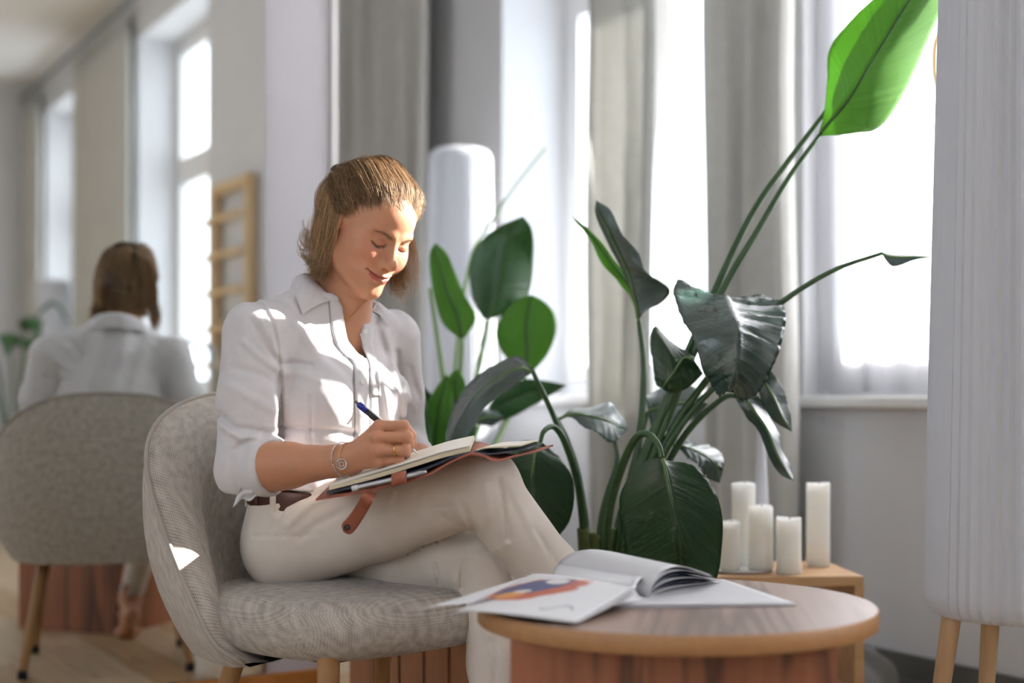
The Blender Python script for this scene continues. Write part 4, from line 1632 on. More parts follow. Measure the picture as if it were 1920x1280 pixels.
def flat_dist(q, pts):
    d = line_dist(q * YF, [tuple(np.array(p) * (1, .2, 1)) for p in pts])
    return np.where(q[:, 1] > .06, d, .1)


def mouth_dist(q):
    d = line_dist(q * YF, [tuple(np.array(p) * (1, .2, 1)) for p in MOUTH])
    return np.where(q[:, 1] > .07, d, .1)


def head_sdf(q):
    """head in its own frame (x right, y forward, z up)"""
    ax = q.copy()
    ax[:, 0] = np.abs(ax[:, 0])
    d = sd_ell(q, (0, -.012, .038), (.0725, .096, .086))
    d = smin(d, sd_ell(q, (0, .030, -.022), (.0630, .064, .086)), .03)
    d = smin(d, sd_ell(q, (0, .046, .045), (.054, .047, .045)), .03)
    d = smin(d, sd_ell(ax, (.039, .061, -.026), (.029, .0280, .029)), .030)
    d = smin(d, sd_cone(ax, (.052, .008, -.058), (.013, .076, -.096), .016, .0180), .03)
    d = smin(d, sd_ell(q, (0, .083, -.0975), (.0185, .0155, .0155)), .018)
    d = smin(d, sd_ell(q, (0, .078, -.058), (.028, .0245, .026)), .02)
    d = smin(d, sd_ell(ax, (.036, .070, -.034), (.017, .016, .015)), .022)
    # sockets, lids
    d = smax(d, -sd_ell(ax, (.0315, .1015, .0065), (.020, .0125, .0115)), .014)
    d = smin(d, sd_cone(ax, (.012, .0895, .0200), (.046, .0770, .0225), .0065, .005), .014)
    d = smin(d, sd_ell(ax, (.0312, .0765, .0015), (.0172, .0155, .0142)), .005)
    ll = flat_dist(ax, lash_line(1))
    d = d + .0013 * gauss(ll, .0014)
    lc = line_dist(ax, [(.017, .088, .0065), (.031, .0915, .0080), (.046, .081, .0050)])
    d = d + .0007 * gauss(lc, .0022)
    # nose
    nz_ = sd_cone(q, (0, .0875, .018), (0, .1085, -.028), .0076, .0095)
    nz_ = smin(nz_, sd_ell(q, (0, .1115, -.0325), (.0106, .0112, .0100)), .008)
    nz_ = smin(nz_, sd_ell(ax, (.0122, .0985, -.0345), (.0072, .0105, .0076)), .006)
    d = smin(d, nz_, .011)
    d = smax(d, -sd_ell(ax, (.0068, .1070, -.0430), (.0036, .0060, .0032)), .003)
    # mouth
    d = smin(d, sd_chain(q, LIPU, [.0008, .0022, .0029, .0027, .0029, .0022, .0008]), .004)
    d = smin(d, sd_chain(q, LIPL, [.0008, .0040, .0052, .0040, .0008]), .004)
    d = d + .0019 * gauss(mouth_dist(q), .0013)
    d = d + .0016 * gauss(line_dist(ax, [(.0330, .087, -.0540), (.0355, .084, -.0505)]), .003)
    d = d + .0010 * gauss(line_dist(ax, [(.019, .097, -.034), (.028, .092, -.043), (.0335, .086, -.052)]), .0040)
    d = d + .0012 * gauss(line_dist(q, [(-.012, .099, -.0775), (.012, .099, -.0775)]), .005)
    d = d + .0008 * gauss(line_dist(q, [(0, .106, -.044), (0, .108, -.052)]), .0028)
    # ears
    e = sd_ell(ax, (.0735, -.004, -.002), (.0065, .017, .029))
    e = smax(e, -sd_ell(ax, (.080, .0, .002), (.006, .010, .018)), .004)
    e = smin(e, sd_ell(ax, (.0725, .004, -.030), (.0048, .0085, .009)), .006)
    d = smin(d, e, .005)
    return d * HS


NK0 = from_head([(0, -.022, -.035)])[0]
NK1 = from_head([(0, -.002, -.055)])[0]
NKB = NECKB + np.array([-.012, .02, -.01], np.float32)
FV = np.array([0.70, -0.714, 0], np.float32)
RV = np.array([-.714, -.70, 0], np.float32)
STERN = NECKB + FV * .055 + np.array([0, 0, -.035], np.float32)


SP = [A3(-.380, 2.69, .50), A3(-.380, 2.693, .62), A3(-.365, 2.70, .77), A3(-.330, 2.705, .905)]
FRM = np.stack([RV, FV, A3(0, 0, 1)], 1)


def torso_sdf(p):
    """neck, shoulders and rib cage under the shirt"""
    d = core_sdf(p)
    d = smin(d, sd_cone(p, NK0, NKB, .050, .054), .04)
    d = smin(d, sd_cone(p, NK1, STERN - FV * .040, .038, .042), .03)
    return d


def core_sdf(p):
    d = (sd_cone(p, SHR * .90 + SHL * .10 + A3(0, 0, -.012), SHL * .90 + SHR * .10 + A3(0, 0, -.012), .042, .042))
    d = smin(d, sd_ell(p, SP[2] + FV * .012, (.132, .088, .140), FRM), .05)
    for s in (-1, 1):
        d = smin(d, sd_ell(p, SP[2] + FV * .070 + RV * .062 * s, (.050, .050, .052), FRM), .05)
    # collar bones and the hollow between them
    for s in (-1, 1):
        d = smin(d, sd_cone(p, STERN + RV * .014 * s - FV * .006, STERN + RV * .10 * s + A3(0, 0, .020) - FV * .030, .007, .006), .022)
    return d


def upper_sdf(p):
    d = torso_sdf(p)
    q = to_head(p)
    m = (q * q).sum(1) < .185 ** 2
    if m.any():
        d = d.copy()
        d[m] = smin(head_sdf(q[m]), d[m], .012)
    return d


cH = HO
Vh, Qh = mesh_sdf(upper_sdf, (cH[0] - .15, cH[1] - .16, cH[2] - .27), (cH[0] + .15, cH[1] + .16, cH[2] + .13), .0042)
Vh, Qh = subdivide(Vh, Qh)
Vh = project(upper_sdf, relax(Vh, Qh, 2, .5), 1)
Vh, Qh = subdivide(Vh, Qh)
Vh = project(upper_sdf, relax(Vh, Qh, 1, .5), 2)

# tint: lips, blush, lash lines, brows, mole
qh = to_head(Vh)
axh = qh.copy()
axh[:, 0] = np.abs(axh[:, 0])
SKIN = np.array(srgb(194, 140, 108), np.float32)
tint = np.tile(SKIN, (len(Vh), 1))


def paint(w, c):
    global tint
    w = np.clip(w, 0, 1)[:, None]
    tint = tint * (1 - w) + np.array(c, np.float32) * w


paint(.6 * gauss(np.sqrt(((axh - A3(.043, .080, -.024)) ** 2).sum(1)), .024), srgb(206, 128, 108))
paint(.30 * gauss(np.sqrt(((axh - A3(0, .118, -.032)) ** 2).sum(1)), .012), srgb(214, 140, 118))
paint(.35 * gauss(np.sqrt(((axh - A3(.031, .092, .006)) ** 2).sum(1)), .012), srgb(196, 128, 100))
paint(.4 * gauss(np.sqrt(((axh - A3(.074, 0, -.02)) ** 2).sum(1)), .022), srgb(210, 120, 96))
lipd = np.minimum(line_dist(qh, LIPU) - .0026, line_dist(qh, LIPL) - .0050)
lipd = np.where(axh[:, 0] > .026, lipd + (axh[:, 0] - .026) * .5, lipd)
paint(.92 * np.clip(.6 - lipd / .0014, 0, 1), srgb(170, 80, 76))
paint(.85 * gauss(mouth_dist(qh), .0011), srgb(92, 40, 38))
paint(.9 * gauss(flat_dist(axh, lash_line(1)), .0015), srgb(40, 26, 22))
paint(.25 * gauss(line_dist(axh, [(.017, .088, .0065), (.031, .0915, .0080), (.046, .081, .0050)]), .002), srgb(140, 84, 62))
BROW = [(.0125, .0980, .0150), (.022, .0965, .0190), (.034, .0895, .0225), (.048, .0770, .0205)]
BW = [.0034, .0036, .0030, .0016]
bd = line_dist(axh, BROW)
paint(.35 * np.clip(.5 - (bd - .0018) / .0022, 0, 1) * (axh[:, 1] > .06), srgb(118, 84, 62))
paint(.9 * gauss(np.sqrt(((qh - A3(.034, .056, -.103)) ** 2).sum(1)), .0020), srgb(92, 56, 42))

# scalp under the hair
hl = (qh[:, 1] - .086) * .70 - (qh[:, 2] - .074) * .714 + 3.0 * qh[:, 0] ** 2
hl = hl + .004 * np.sin(qh[:, 0] * 190) + .003 * np.sin(qh[:, 0] * 411 + 1)
paint(.8 * np.clip(.35 - hl / .016, 0, 1) * (qh[:, 2] > -.03), srgb(128, 98, 72))

t = NT('skin')
t.set(Roughness=0.48)
t.b.inputs['Specular IOR Level'].default_value = 0.4
at = t.n('ShaderNodeAttribute', attribute_name='tint')
co = t.coords('Object')
nz = t.n('ShaderNodeTexNoise')
nz.inputs['Scale'].default_value = 90
nz.inputs['Detail'].default_value = 4
t.l(co, nz.inputs['Vector'])
mxc = t.n('ShaderNodeMix', data_type='RGBA', blend_type='MULTIPLY')
mxc.inputs[0].default_value = 1.0
t.l(at.outputs['Color'], mxc.inputs[6])
cc = t.ramp(nz.outputs[0], [(0.3, (.95, .93, .92)), (0.7, (1, 1, 1))])
t.l(cc, mxc.inputs[7])
t.l(mxc.outputs[2], t.b.inputs['Base Color'])
t.b.inputs['Subsurface Weight'].default_value = 0.22
t.b.inputs['Subsurface Radius'].default_value = (0.010, 0.004, 0.002)
t.b.inputs['Subsurface Scale'].default_value = 1.0
n2 = t.n('ShaderNodeTexNoise')
n2.inputs['Scale'].default_value = 700
t.l(co, n2.inputs['Vector'])
t.bump(n2.outputs[0], 0.06, 0.001)
M_SKIN = t.m
SKINV, SKINQ, SKINT = [Vh], [Qh], [tint]


# ------------------------------------------------------------------ hair: half pulled back, shoulder-length ends turning out
HR_ = random.Random(11)
nr = np.random.RandomState(11)
DOWN = np.array([-.1065, .4754, -.8733])           # straight down, in the head's frame
EC, ER = np.array([0, -.014, .036]), np.array([.0765, .0995, .0840])


def push(q, lift):
    """keep a point at least lift outside the skull"""
    q = np.asarray(q, float)
    k = np.linalg.norm((q - EC) / (ER + lift), axis=-1, keepdims=True)
    return np.where(k < 1, EC + (q - EC) / np.maximum(k, 1e-6), q)


def hair_cap(q):
    d = sd_ell(q, EC, ER + .001)
    d = smin(d, sd_ell(q, (0, -.048, -.020), (.071, .052, .075)), .03)
    pl = (q[:, 1] - .076) * .70 - (q[:, 2] - .084) * .714 + 5.0 * q[:, 0] ** 2 * 0.6
    d = smax(d, pl, .006)
    under = -(q[:, 2] + .105)
    return smax(d, under, .01)


Vc, Qc = mesh_sdf(hair_cap, (-.10, -.14, -.14), (.10, .11, .15), .004)
Vc = relax(Vc, Qc, 2, .5)


class Hair:
    def __init__(self):
        self.c, self.t, self.r = [], [], []

    def add(self, pts, tone, rad, K=16):
        self.c.append(catmull(pts, K))
        self.t.append(tone)
        self.r.append(rad)


HA = Hair()


def clump(guide, n, spread_root, spread_tip, tone, rad=.00042, wave=.0, lift=None, K=16):
    g = catmull(guide, 14)
    for _ in range(n):
        o = nr.normal(0, 1, 3)
        ph = nr.uniform(0, 6.28)
        am = wave * nr.uniform(.3, 1)
        pts = []
        for i, q in enumerate(g):
            u = i / 13
            sp = spread_root * (1 - u) + spread_tip * u
            w = am * math.sin(u * 7 + ph) * u
            q2 = q + o * sp + np.array([w, w * .5, w * .4])
            if lift is not None:
                q2 = push(q2[None], lift)[0]
            pts.append(q2)
        HA.add(pts, tone + nr.uniform(-.16, .16), rad * nr.uniform(.7, 1.25), K)


HL = catmull([(.0735, .012, .004), (.0700, .034, .024), (.0610, .058, .046), (.042, .079, .064), (.02, .0885, .073), (0, .0905, .0755),
              (-.02, .0885, .073), (-.042, .079, .064), (-.0610, .058, .046), (-.0700, .034, .024), (-.0735, .012, .004)], 121)
for _ in range(8):          # lay the hairline on the skin
    _g = head_sdf(HL.astype(np.float32))
    _dir = (HL - np.array([0, 0, .02]))
    _dir /= np.linalg.norm(_dir, axis=1)[:, None]
    HL = HL - _dir * (_g - .0004)[:, None] * .9
CLIP = np.array([.004, -.094, .066])
# swept back from the hairline to the clip
for i in range(330):
    u = nr.uniform(0, 1)
    root = HL[int(u * 120)]
    k = nr.uniform(0, .6) ** 1.2
    side = abs(u - .5) * 2
    end = CLIP + np.array([(0.5 - u) * .06, 0, -.012 * side]) + nr.normal(0, .004, 3)
    lift = .001 + .007 * nr.uniform(0, 1) * (1 - .5 * side)
    far = max(0.0, min(1.0, (u - .45) / .25)) * max(0.0, 1 - max(0.0, (u - .85) / .15))
    lift += .016 * far * nr.uniform(.3, 1)
    up = (1 - side) ** 1.3
    mid1 = push((root * .70 + end * .30 + np.array([-.012 * far, .006 * far, .034 * up + .006])), lift + .002)
    mid2 = push((root * .35 + end * .65 + np.array([0, 0, .050 * up + .010])), lift + .003)
    rt = push(root * (1 - k) + mid1 * k + np.array([0, -.010, .010]) * nr.uniform(-.25, 1), .0002 + .004 * k)
    g = [rt, rt * .5 + mid1 * .5 + np.array([0, .001, .001]), mid1 * (1 - .5 * k) + mid2 * .5 * k, mid2, push(end, .006)]
    clump(g, 12, .0040, .0030, .42 + .32 * nr.uniform(-1, 1), lift=.0003, K=18)
# fine baby hairs along the hairline
for i in range(70):
    u = nr.uniform(.12, .88)
    root = HL[int(u * 120)]
    dirv = (push(root + np.array([0, -.02, .03]), .004) - root)
    g = [root + np.array([0, .001, -.002]), root + dirv * .5 + nr.normal(0, .003, 3), root + dirv + nr.normal(0, .006, 3)]
    clump(g, 2, .0012, .004, .75, rad=.00026, K=10)

# loose lengths: from the side of the head and the back, falling and flipping out at the ends


def lock(root, length, out, flip, tone, n=14, fwd=0.0, wave=.003, side=1, spread=.0042):
    root = np.asarray(root, float)
    o = np.array([root[0], root[1] + .01, 0.0])
    o = o / (np.linalg.norm(o) + 1e-9)
    p0 = push(root, .002)
    p1 = push(root + DOWN * length * .30 + o * .006, .007)
    p2 = push(root + DOWN * length * .62 + o * (out * .6), .009)
    p3 = root + DOWN * length * .88 + o * out
    p3 = push(p3, .008)
    p4 = p3 + DOWN * length * .13 + o * (.004 + flip * .5)
    p5 = p4 + DOWN * length * .02 + o * flip - DOWN * abs(flip) * .35
    f = np.array([0, fwd, 0])
    wa, wp = nr.uniform(.003, .009), nr.uniform(0, 6.28)
    tv = np.cross(DOWN, o)
    wv = [(tv * math.sin(wp + k * 1.5) + o * .5 * math.cos(wp + k * 1.3)) * wa * min(1, k / 2) for k in range(6)]
    clump([p0, p1 + f * .2 + wv[1], p2 + f * .5 + wv[2], p3 + f * .8 + wv[3], p4 + f + wv[4], p5 + f + wv[5] * .6], n, .0035, spread, tone, wave=wave, K=22)


for s in (1, -1):
    for i in range(95):
        u = nr.uniform(0, 1)
        # root line sweeps from the temple over and behind the ear to the back of the head
        r0 = np.array([s * (.076 - .030 * u ** 2), .004 - .088 * u, .012 + .035 * nr.uniform(-.2, 1) + .02 * u])
        r0 = push(r0, .003)
        back = np.array([0, -.014, 0]) if u < .35 and s > 0 else np.zeros(3)
        L = (nr.uniform(.120, .158) if s > 0 else nr.uniform(.10, .135)) + .02 * u
        lock(r0 + back, L, nr.uniform(.002, .012), nr.uniform(-.004, .010), .52 + .28 * nr.uniform(-1, 1) + (.08 if s > 0 else 0), n=13, wave=.006,
             fwd=(-.040 if s > 0 else .0) * (1 - .6 * u), side=s)
for i in range(120):
    x = nr.uniform(-.055, .055)
    r0 = push(np.array([x, -.095 + abs(x) * .35, nr.uniform(.0, .07)]), .006)
    lock(r0, .135 + (r0[2]) * .8 + nr.uniform(-.012, .012), -.002, nr.uniform(-.006, .008), .44 + .25 * nr.uniform(-1, 1), n=12, fwd=-.03)
for i in range(16):
    r0 = push(np.array([.066, -.05 - nr.uniform(0, .03), -.01 + nr.uniform(-.02, .02)]), .006)
    o = np.array([.35, -.9, 0])
    a0 = r0 + DOWN * (.05 + nr.uniform(0, .05)) + np.array([0, -.02, 0])
    R_ = nr.uniform(.010, .016)
    g = [r0, (r0 + a0) / 2 + o * .004, a0] + [a0 + o * R_ * (1 - math.cos(w)) + DOWN * R_ * math.sin(w) for w in (1.0, 1.9, 2.8, 3.6)]
    clump(g, 8, .003, .002, .62 + .2 * nr.uniform(-1, 1), K=26)
# hair gathered at the clip and the twist behind it
for i in range(40):
    a = nr.uniform(-1, 1)
    r0 = CLIP + np.array([a * .03, 0, nr.uniform(-.012, .016)])
    g = [push(r0, .010), push(r0 + np.array([-a * .02, -.006, -.03]), .012), push(r0 + np.array([a * .02, .002, -.075]), .010)]
    clump(g, 10, .003, .006, .5 + .2 * nr.uniform(-1, 1), K=12)
# stray strands in front of the far temple, over the near ear, and flyaways
for i in range(16):
    r0 = np.array([-.071 + nr.normal(0, .002), .040 + nr.normal(0, .006), .028 + nr.normal(0, .006)])
    g = [r0, r0 + DOWN * .03 + np.array([-.012, .004, 0]), r0 + DOWN * .07 + np.array([-.014 + nr.normal(0, .004), .004, 0]), r0 + DOWN * nr.uniform(.10, .135) + np.array([-.004 + nr.normal(0, .01), .004, 0])]
    clump(g, 3, .001, .005, .72, rad=.00032, wave=.003, K=20)
for i in range(12):
    r0 = np.array([.076, .012 - nr.uniform(0, .02), .012])
    g = [r0, r0 + DOWN * .04 + np.array([.006, -.012, 0]), r0 + DOWN * .09 + np.array([.008, -.034, 0]), r0 + DOWN * .13 + np.array([.006 + nr.normal(0, .006), -.055, 0])]
    clump(g, 3, .001, .004, .75, rad=.00034, wave=.004, K=20)
for i in range(110):
    v = nr.normal(0, 1, 3)
    v[2] = abs(v[2])
    v /= np.linalg.norm(v)
    if v[1] > .55 and v[2] < .6:
        continue
    q = EC + v * (ER + .004)
    tdir = np.cross(v, nr.normal(0, 1, 3))
    tdir /= np.linalg.norm(tdir)
    g = [q, q + tdir * .02 + v * .006, q + tdir * .04 + v * nr.uniform(.006, .016)]
    clump(g, 1, .0, .0, .8, rad=.00022, K=10)


def strands(H, tipk=.35, rootk=.12):
    V, Q, T = [], [], []
    off = 0
    byK = {}
    for c, t_, r in zip(H.c, H.t, H.r):
        byK.setdefault(len(c), []).append((c, t_, r))
    for K, L in byK.items():
        C = np.array([x[0] for x in L])
        tone = np.array([x[1] for x in L])
        rad = np.array([x[2] for x in L])
        tg = np.gradient(C, axis=1)
        tg /= np.linalg.norm(tg, axis=2, keepdims=True) + 1e-12
        ref = np.tile(np.array([.31, .42, .85]), (len(L), K, 1))
        u = np.cross(tg, ref)
        u /= np.linalg.norm(u, axis=2, keepdims=True) + 1e-9
        w = np.cross(tg, u)
        uu = np.linspace(0, 1, K)
        taper = (np.minimum(1, rootk + uu * 3.2) * (1 - (1 - tipk) * uu ** 1.5))[None, :, None]
        R = rad[:, None, None] * taper
        ring = [C + R * (math.cos(a) * u + math.sin(a) * w) for a in (0, 2.094, 4.189)]
        A = np.stack(ring, 2)                       # n,K,3,3
        n = len(L)
        V.append(A.reshape(-1, 3))
        base = off + (np.arange(n)[:, None, None] * K + np.arange(K - 1)[None, :, None]) * 3
        j = np.arange(3)[None, None, :]
        j2 = (j + 1) % 3
        q = np.stack([base + j, base + j2, base + j2 + 3, base + j + 3], -1).reshape(-1, 4)
        Q.append(q)
        T.append(np.repeat(tone, K * 3))
        off += n * K * 3
    return np.concatenate(V), np.concatenate(Q), np.concatenate(T)


Vs, Qs, Ts = strands(HA)
HD, HLt = np.array(srgb(90, 62, 40)), np.array(srgb(232, 190, 140))
tn = np.clip(Ts, 0, 1)[:, None]
cs_ = HD * (1 - tn) + HLt * tn
Vall = np.concatenate([from_head(Vc), from_head(Vs)])
Qall = np.concatenate([Qc, Qs + len(Vc)])
t = NT('hair_fibre')
t.set(Roughness=0.38)
t.b.inputs['Specular IOR Level'].default_value = 0.55
at = t.n('ShaderNodeAttribute', attribute_name='tint')
co = t.coords('Object')
nz = t.n('ShaderNodeTexNoise')
nz.inputs['Scale'].default_value = 120
t.l(co, nz.inputs['Vector'])
mxc = t.n('ShaderNodeMix', data_type='RGBA', blend_type='MULTIPLY')
mxc.inputs[0].default_value = 1.0
t.l(at.outputs['Color'], mxc.inputs[6])
t.l(t.ramp(nz.outputs[0], [(0.3, (.8, .8, .8)), (0.7, (1, 1, 1))]), mxc.inputs[7])
t.l(mxc.outputs[2], t.b.inputs['Base Color'])
tl = t.n('ShaderNodeBsdfTranslucent')
t.l(mxc.outputs[2], tl.inputs[0])
mx = t.n('ShaderNodeMixShader')
mx.inputs[0].default_value = 0.2
t.l(t.b.outputs[0], mx.inputs[1])
t.l(tl.outputs[0], mx.inputs[2])
t.l(mx.outputs[0], t.out.inputs[0])
M_HAIR = t.m
hair = np_mesh('hair', Vall, Qall, M_HAIR, person, True, PLOC)
hair['label'] = 'dark blond hair half tied back with ends turning out'
col_attr(hair, np.concatenate([np.tile(HD * .75, (len(Vc), 1)), cs_]))
# clip at the back of the head
M_CLIP = mat_plain('hair_clip_horn', srgb(58, 40, 30), 0.3, 0.2, 60)
cp = [from_head([push(CLIP + np.array([a * .03, -.004, .012 * math.cos(a * 1.5) - .004]), .016)])[0] for a in np.linspace(-1, 1, 11)]
mk('hair_clip', tube([Vector(p) + PLOC.translation for p in cp], [.003] + [.0055] * 9 + [.003], 10), M_CLIP, hair, True)

# lashes and eyebrows
BH = Hair()
for s in (1, -1):
    ll = catmull([np.array(p) for p in lash_line(s)], 40)
    for _ in range(8):
        ll = ll - np.array([0, 1.0, 0]) * head_sdf(ll.astype(np.float32))[:, None] * .8
    for i in range(60):
        u = nr.uniform(0, 1)
        b = ll[int(u * 39)] + np.array([0, -.0004, .0002])
        d = np.array([s * (.0035 * (u - .25)), .0048, -.0042])
        BH.add([b, b + d * .5 + np.array([0, .0002, -.0006]), b + d * nr.uniform(.7, 1.1)], 0.0, .00034, 6)
    br = catmull([np.array((s * p[0], p[1], p[2])) for p in BROW], 40)
    for i in range(120):
        u = nr.uniform(0, 1)
        w = .0029 * (1 - u) ** .5 + .0004
        b = br[int(u * 39)] + np.array([0, 0, nr.uniform(-1, 1) * w])
        # sit on the skin
        for _ in range(6):
            qq = b[None].astype(np.float32)
            b = b - np.array([0, 1.0, 0]) * float(head_sdf(qq)[0]) * .9
        d = np.array([s * .0055, -.0022, .0012 - .003 * u + nr.uniform(-.0006, .0006)])
        b2 = b + d
        for _ in range(3):
            b2 = b2 - np.array([0, 1.0, 0]) * (float(head_sdf(b2[None].astype(np.float32))[0]) - .0004) * .8
        BH.add([b + np.array([0, .0001, 0]), (b + b2) / 2 + np.array([0, .0005, 0]), b2], .30 + nr.uniform(0, .2), .00020, 5)
Vb, Qb, Tb = strands(BH)
tn = Tb[:, None]
brow = np_mesh('brows_and_lashes', from_head(Vb), Qb, M_HAIR, person, True, PLOC)
col_attr(brow, np.array(srgb(34, 24, 20)) * (1 - tn) + HLt * .9 * tn)


# ------------------------------------------------------------------ arms, hands and feet
W3 = lambda x, y, d: np.array(P(x, y, d), np.float32)


def hand_sdf(p, wr, mcp, pip, dip, tip, thumb, palm_in):
    """wrist, four fingers of three bones each, thumb; palm_in points from the back of the hand into the palm"""
    d = None
    for k in range(4):
        c = sd_cone(p, wr + (mcp[k] - wr) * .12 + palm_in * .004, mcp[k] + palm_in * .003, .0165, .0112)
        d = c if d is None else smin(d, c, .012)
    pc = sum(mcp) / 4 * .55 + wr * .45 + palm_in * .010
    d = smin(d, sd_cone(p, wr * .8 + pc * .2 + palm_in * .006, pc + (sum(mcp) / 4 - pc) * .5, .018, .015), .014)
    rad = [(.0098, .0090, .0080, .0068), (.0100, .0092, .0082, .0070), (.0096, .0088, .0078, .0066), (.0086, .0078, .0070, .0060)]
    for k in range(4):
        f = sd_chain(p, [mcp[k], pip[k], dip[k], tip[k]], rad[k], .003)
        f = smin(f, sd_cone(p, mcp[k] - palm_in * .002, mcp[k] - palm_in * .0005, .0088, .0088), .006)
        f = smin(f, sd_cone(p, pip[k] - palm_in * .0012, pip[k], rad[k][1] * .98, rad[k][1] * .98), .004)
        d = smin(d, f, .0045)
    t_ = sd_chain(p, thumb, [.0150, .0112, .0098, .0072], .004)
    return smin(d, t_, .008)


HMCP = [W3(711, 799, 2.378), W3(707, 820, 2.362), W3(708, 843, 2.362), W3(711, 864, 2.374)]
HPIP = [W3(757, 798, 2.368), W3(764, 819, 2.360), W3(760, 843, 2.363), W3(748, 862, 2.374)]
HDIP = [W3(771, 815, 2.388), W3(768, 833, 2.385), W3(761, 850, 2.388), W3(748, 866, 2.396)]
HTIP = [W3(774, 834, 2.406), W3(757, 845, 2.404), W3(742, 853, 2.406), W3(731, 866, 2.408)]
HTHB = [W3(672, 853, 2.420), W3(706, 836, 2.445), W3(744, 826, 2.440), W3(768, 834, 2.424)]
PIN = np.array([.12, .97, -.18], np.float32)
PIN /= np.linalg.norm(PIN)


def arm_r(p):
    mid = ELR * .55 + WRR * .45 + A3(0, 0, .001)
    d = sd_chain(p, [ELR, mid, WRR * .88 + ELR * .12, WRR], [.0420, .0375, .0265, .0245], .01)
    d = smin(d, sd_ell(p, ELR * .72 + WRR * .28 + A3(0, 0, .004), (.055, .040, .038)), .02)
    hd = hand_sdf(p, WRR, HMCP, HPIP, HDIP, HTIP, HTHB, PIN)
    return smin(d, hd, .014)


def build_skin(f, lo, hi, h, tintf=None, sub=1):
    V, Q = mesh_sdf(f, lo, hi, h, .006)
    for _ in range(sub):
        V, Q = subdivide(V, Q)
        V = project(f, relax(V, Q, 1, .5), 1)
    c = np.tile(SKIN, (len(V), 1))
    if tintf is not None:
        c = tintf(V, c)
    SKINV.append(V)
    SKINQ.append(Q)
    SKINT.append(c)
    return V


def blend(c, w, col):
    w = np.clip(w, 0, 1)[:, None]
    return c * (1 - w) + np.array(col, np.float32) * w


def hand_tint(V, c):
    for k in range(4):
        for j, w in ((HMCP, .28), (HPIP, .30), (HDIP, .22)):
            c = blend(c, w * gauss(np.sqrt(((V - j[k]) ** 2).sum(1)), .012), srgb(206, 132, 110))
    return c


lo = np.minimum.reduce(HMCP + HPIP + HDIP + HTIP + HTHB + [ELR + A3(.0, 0, 0)]) - .03
hi = np.maximum.reduce(HMCP + HPIP + HDIP + HTIP + HTHB + [ELR]) + .03
lo[0] = ELR[0] + .005
hi[2] = max(hi[2], ELR[2] + .05)
lo[2] = ELR[2] - .05
build_skin(arm_r, lo, hi, .0030, hand_tint)

# left forearm and hand, holding the notebook from the far side
ELL = W3(758, 846, 2.88)
WRL = W3(800, 868, 2.69)
LM = [W3(818, 874, 2.63), W3(822, 881, 2.645), W3(824, 888, 2.66), W3(824, 895, 2.675)]
LP_ = [q + A3(.030, -.028, -.006) for q in LM]
LD = [q + A3(.022, -.006, -.008) for q in LP_]
LT = [q + A3(.012, .010, -.010) for q in LD]
LTH = [W3(802, 873, 2.66), W3(812, 868, 2.615), W3(826, 868, 2.585), W3(842, 869, 2.56)]


def arm_l(p):
    d = sd_chain(p, [ELL, ELL * .5 + WRL * .5, WRL], [.040, .036, .0245], .01)
    return smin(d, hand_sdf(p, WRL, LM, LP_, LD, LT, LTH, A3(.5, .1, -.85)), .014)


pts = np.array([WRL] + LM + LP_ + LD + LT + LTH)
build_skin(arm_l, pts.min(0) - .03, pts.max(0) + .03, .0036, None, 1)

# legs' joints
HIPR, HIPL = A3(-.418, 2.645, .500), A3(-.325, 2.735, .505)
KNR, KNL = A3(-.052, 2.455, .622), A3(-.040, 2.545, .478)
ANR, ANL = A3(.205, 2.56, .285), A3(-.025, 2.43, .135)


def foot_sdf(p, an, heel, ball, toe, side):
    d = sd_cone(p, an + A3(0, 0, .06), an, .030, .028)
    d = smin(d, sd_cone(p, an, heel, .029, .025), .02)
    d = smin(d, sd_cone(p, an, (an + ball) / 2 + A3(0, 0, .006), .030, .026), .02)
    d = smin(d, sd_cone(p, heel, ball, .022, .020), .02)
    d = smin(d, sd_cone(p, (an + ball) / 2, ball, .027, .020), .02)
    for k in range(5):
        o = side * (k - 2) * .0145
        b = ball + o + (toe - ball) * (.05 if k in (0, 4) else .1)
        d = smin(d, sd_cone(p, ball + o * .7, b, .016, .0115), .014)
        d = smin(d, sd_cone(p, b, b + (toe - ball) * (.85 - .10 * k), .0115 - .0008 * k, .0095 - .0008 * k), .005)
    return d


# left foot on tiptoe on the floor
fdir = A3(.62, -.785, 0)
sdir = A3(.785, .62, 0)
LB = ANL + fdir * .085 + A3(0, 0, -.112)
LB[2] = .022
LTo = LB + fdir * .05 + A3(0, 0, -.008)
LHe = ANL - fdir * .035 + A3(0, 0, -.040)
fl = lambda p: foot_sdf(p, ANL, LHe, LB, LTo, -sdir)
bb = np.array([ANL + A3(0, 0, .05), LB, LTo, LHe])
lo, hi = bb.min(0) - .06, bb.max(0) + .06
lo[2] = 0.0
build_skin(fl, lo, hi, .005, None, 0)
# right foot hanging in the air
sh_ = (ANR - KNR) / np.linalg.norm(ANR - KNR)
fd2 = A3(.55, -.62, -.55)
fd2 = fd2 / np.linalg.norm(fd2)
sd2 = np.cross(fd2, A3(0, 0, 1))
sd2 /= np.linalg.norm(sd2)
RB_ = ANR + fd2 * .105 + A3(0, 0, -.045)
RT_ = RB_ + fd2 * .05
RH_ = ANR - fd2 * .035 + A3(0, .01, -.045)
fr_ = lambda p: foot_sdf(p, ANR, RH_, RB_, RT_, sd2)
bb = np.array([ANR + A3(0, 0, .05), RB_, RT_, RH_])
build_skin(fr_, bb.min(0) - .06, bb.max(0) + .06, .005, None, 0)


# ------------------------------------------------------------------ shirt and trousers


def pix(p):
    """where a point would be looked up in the photograph's frame, for laying out fold lines"""
    return np.stack([CX + FPX * p[:, 0] / p[:, 1], HY - FPX * (p[:, 2] - EYE) / p[:, 1]], 1)


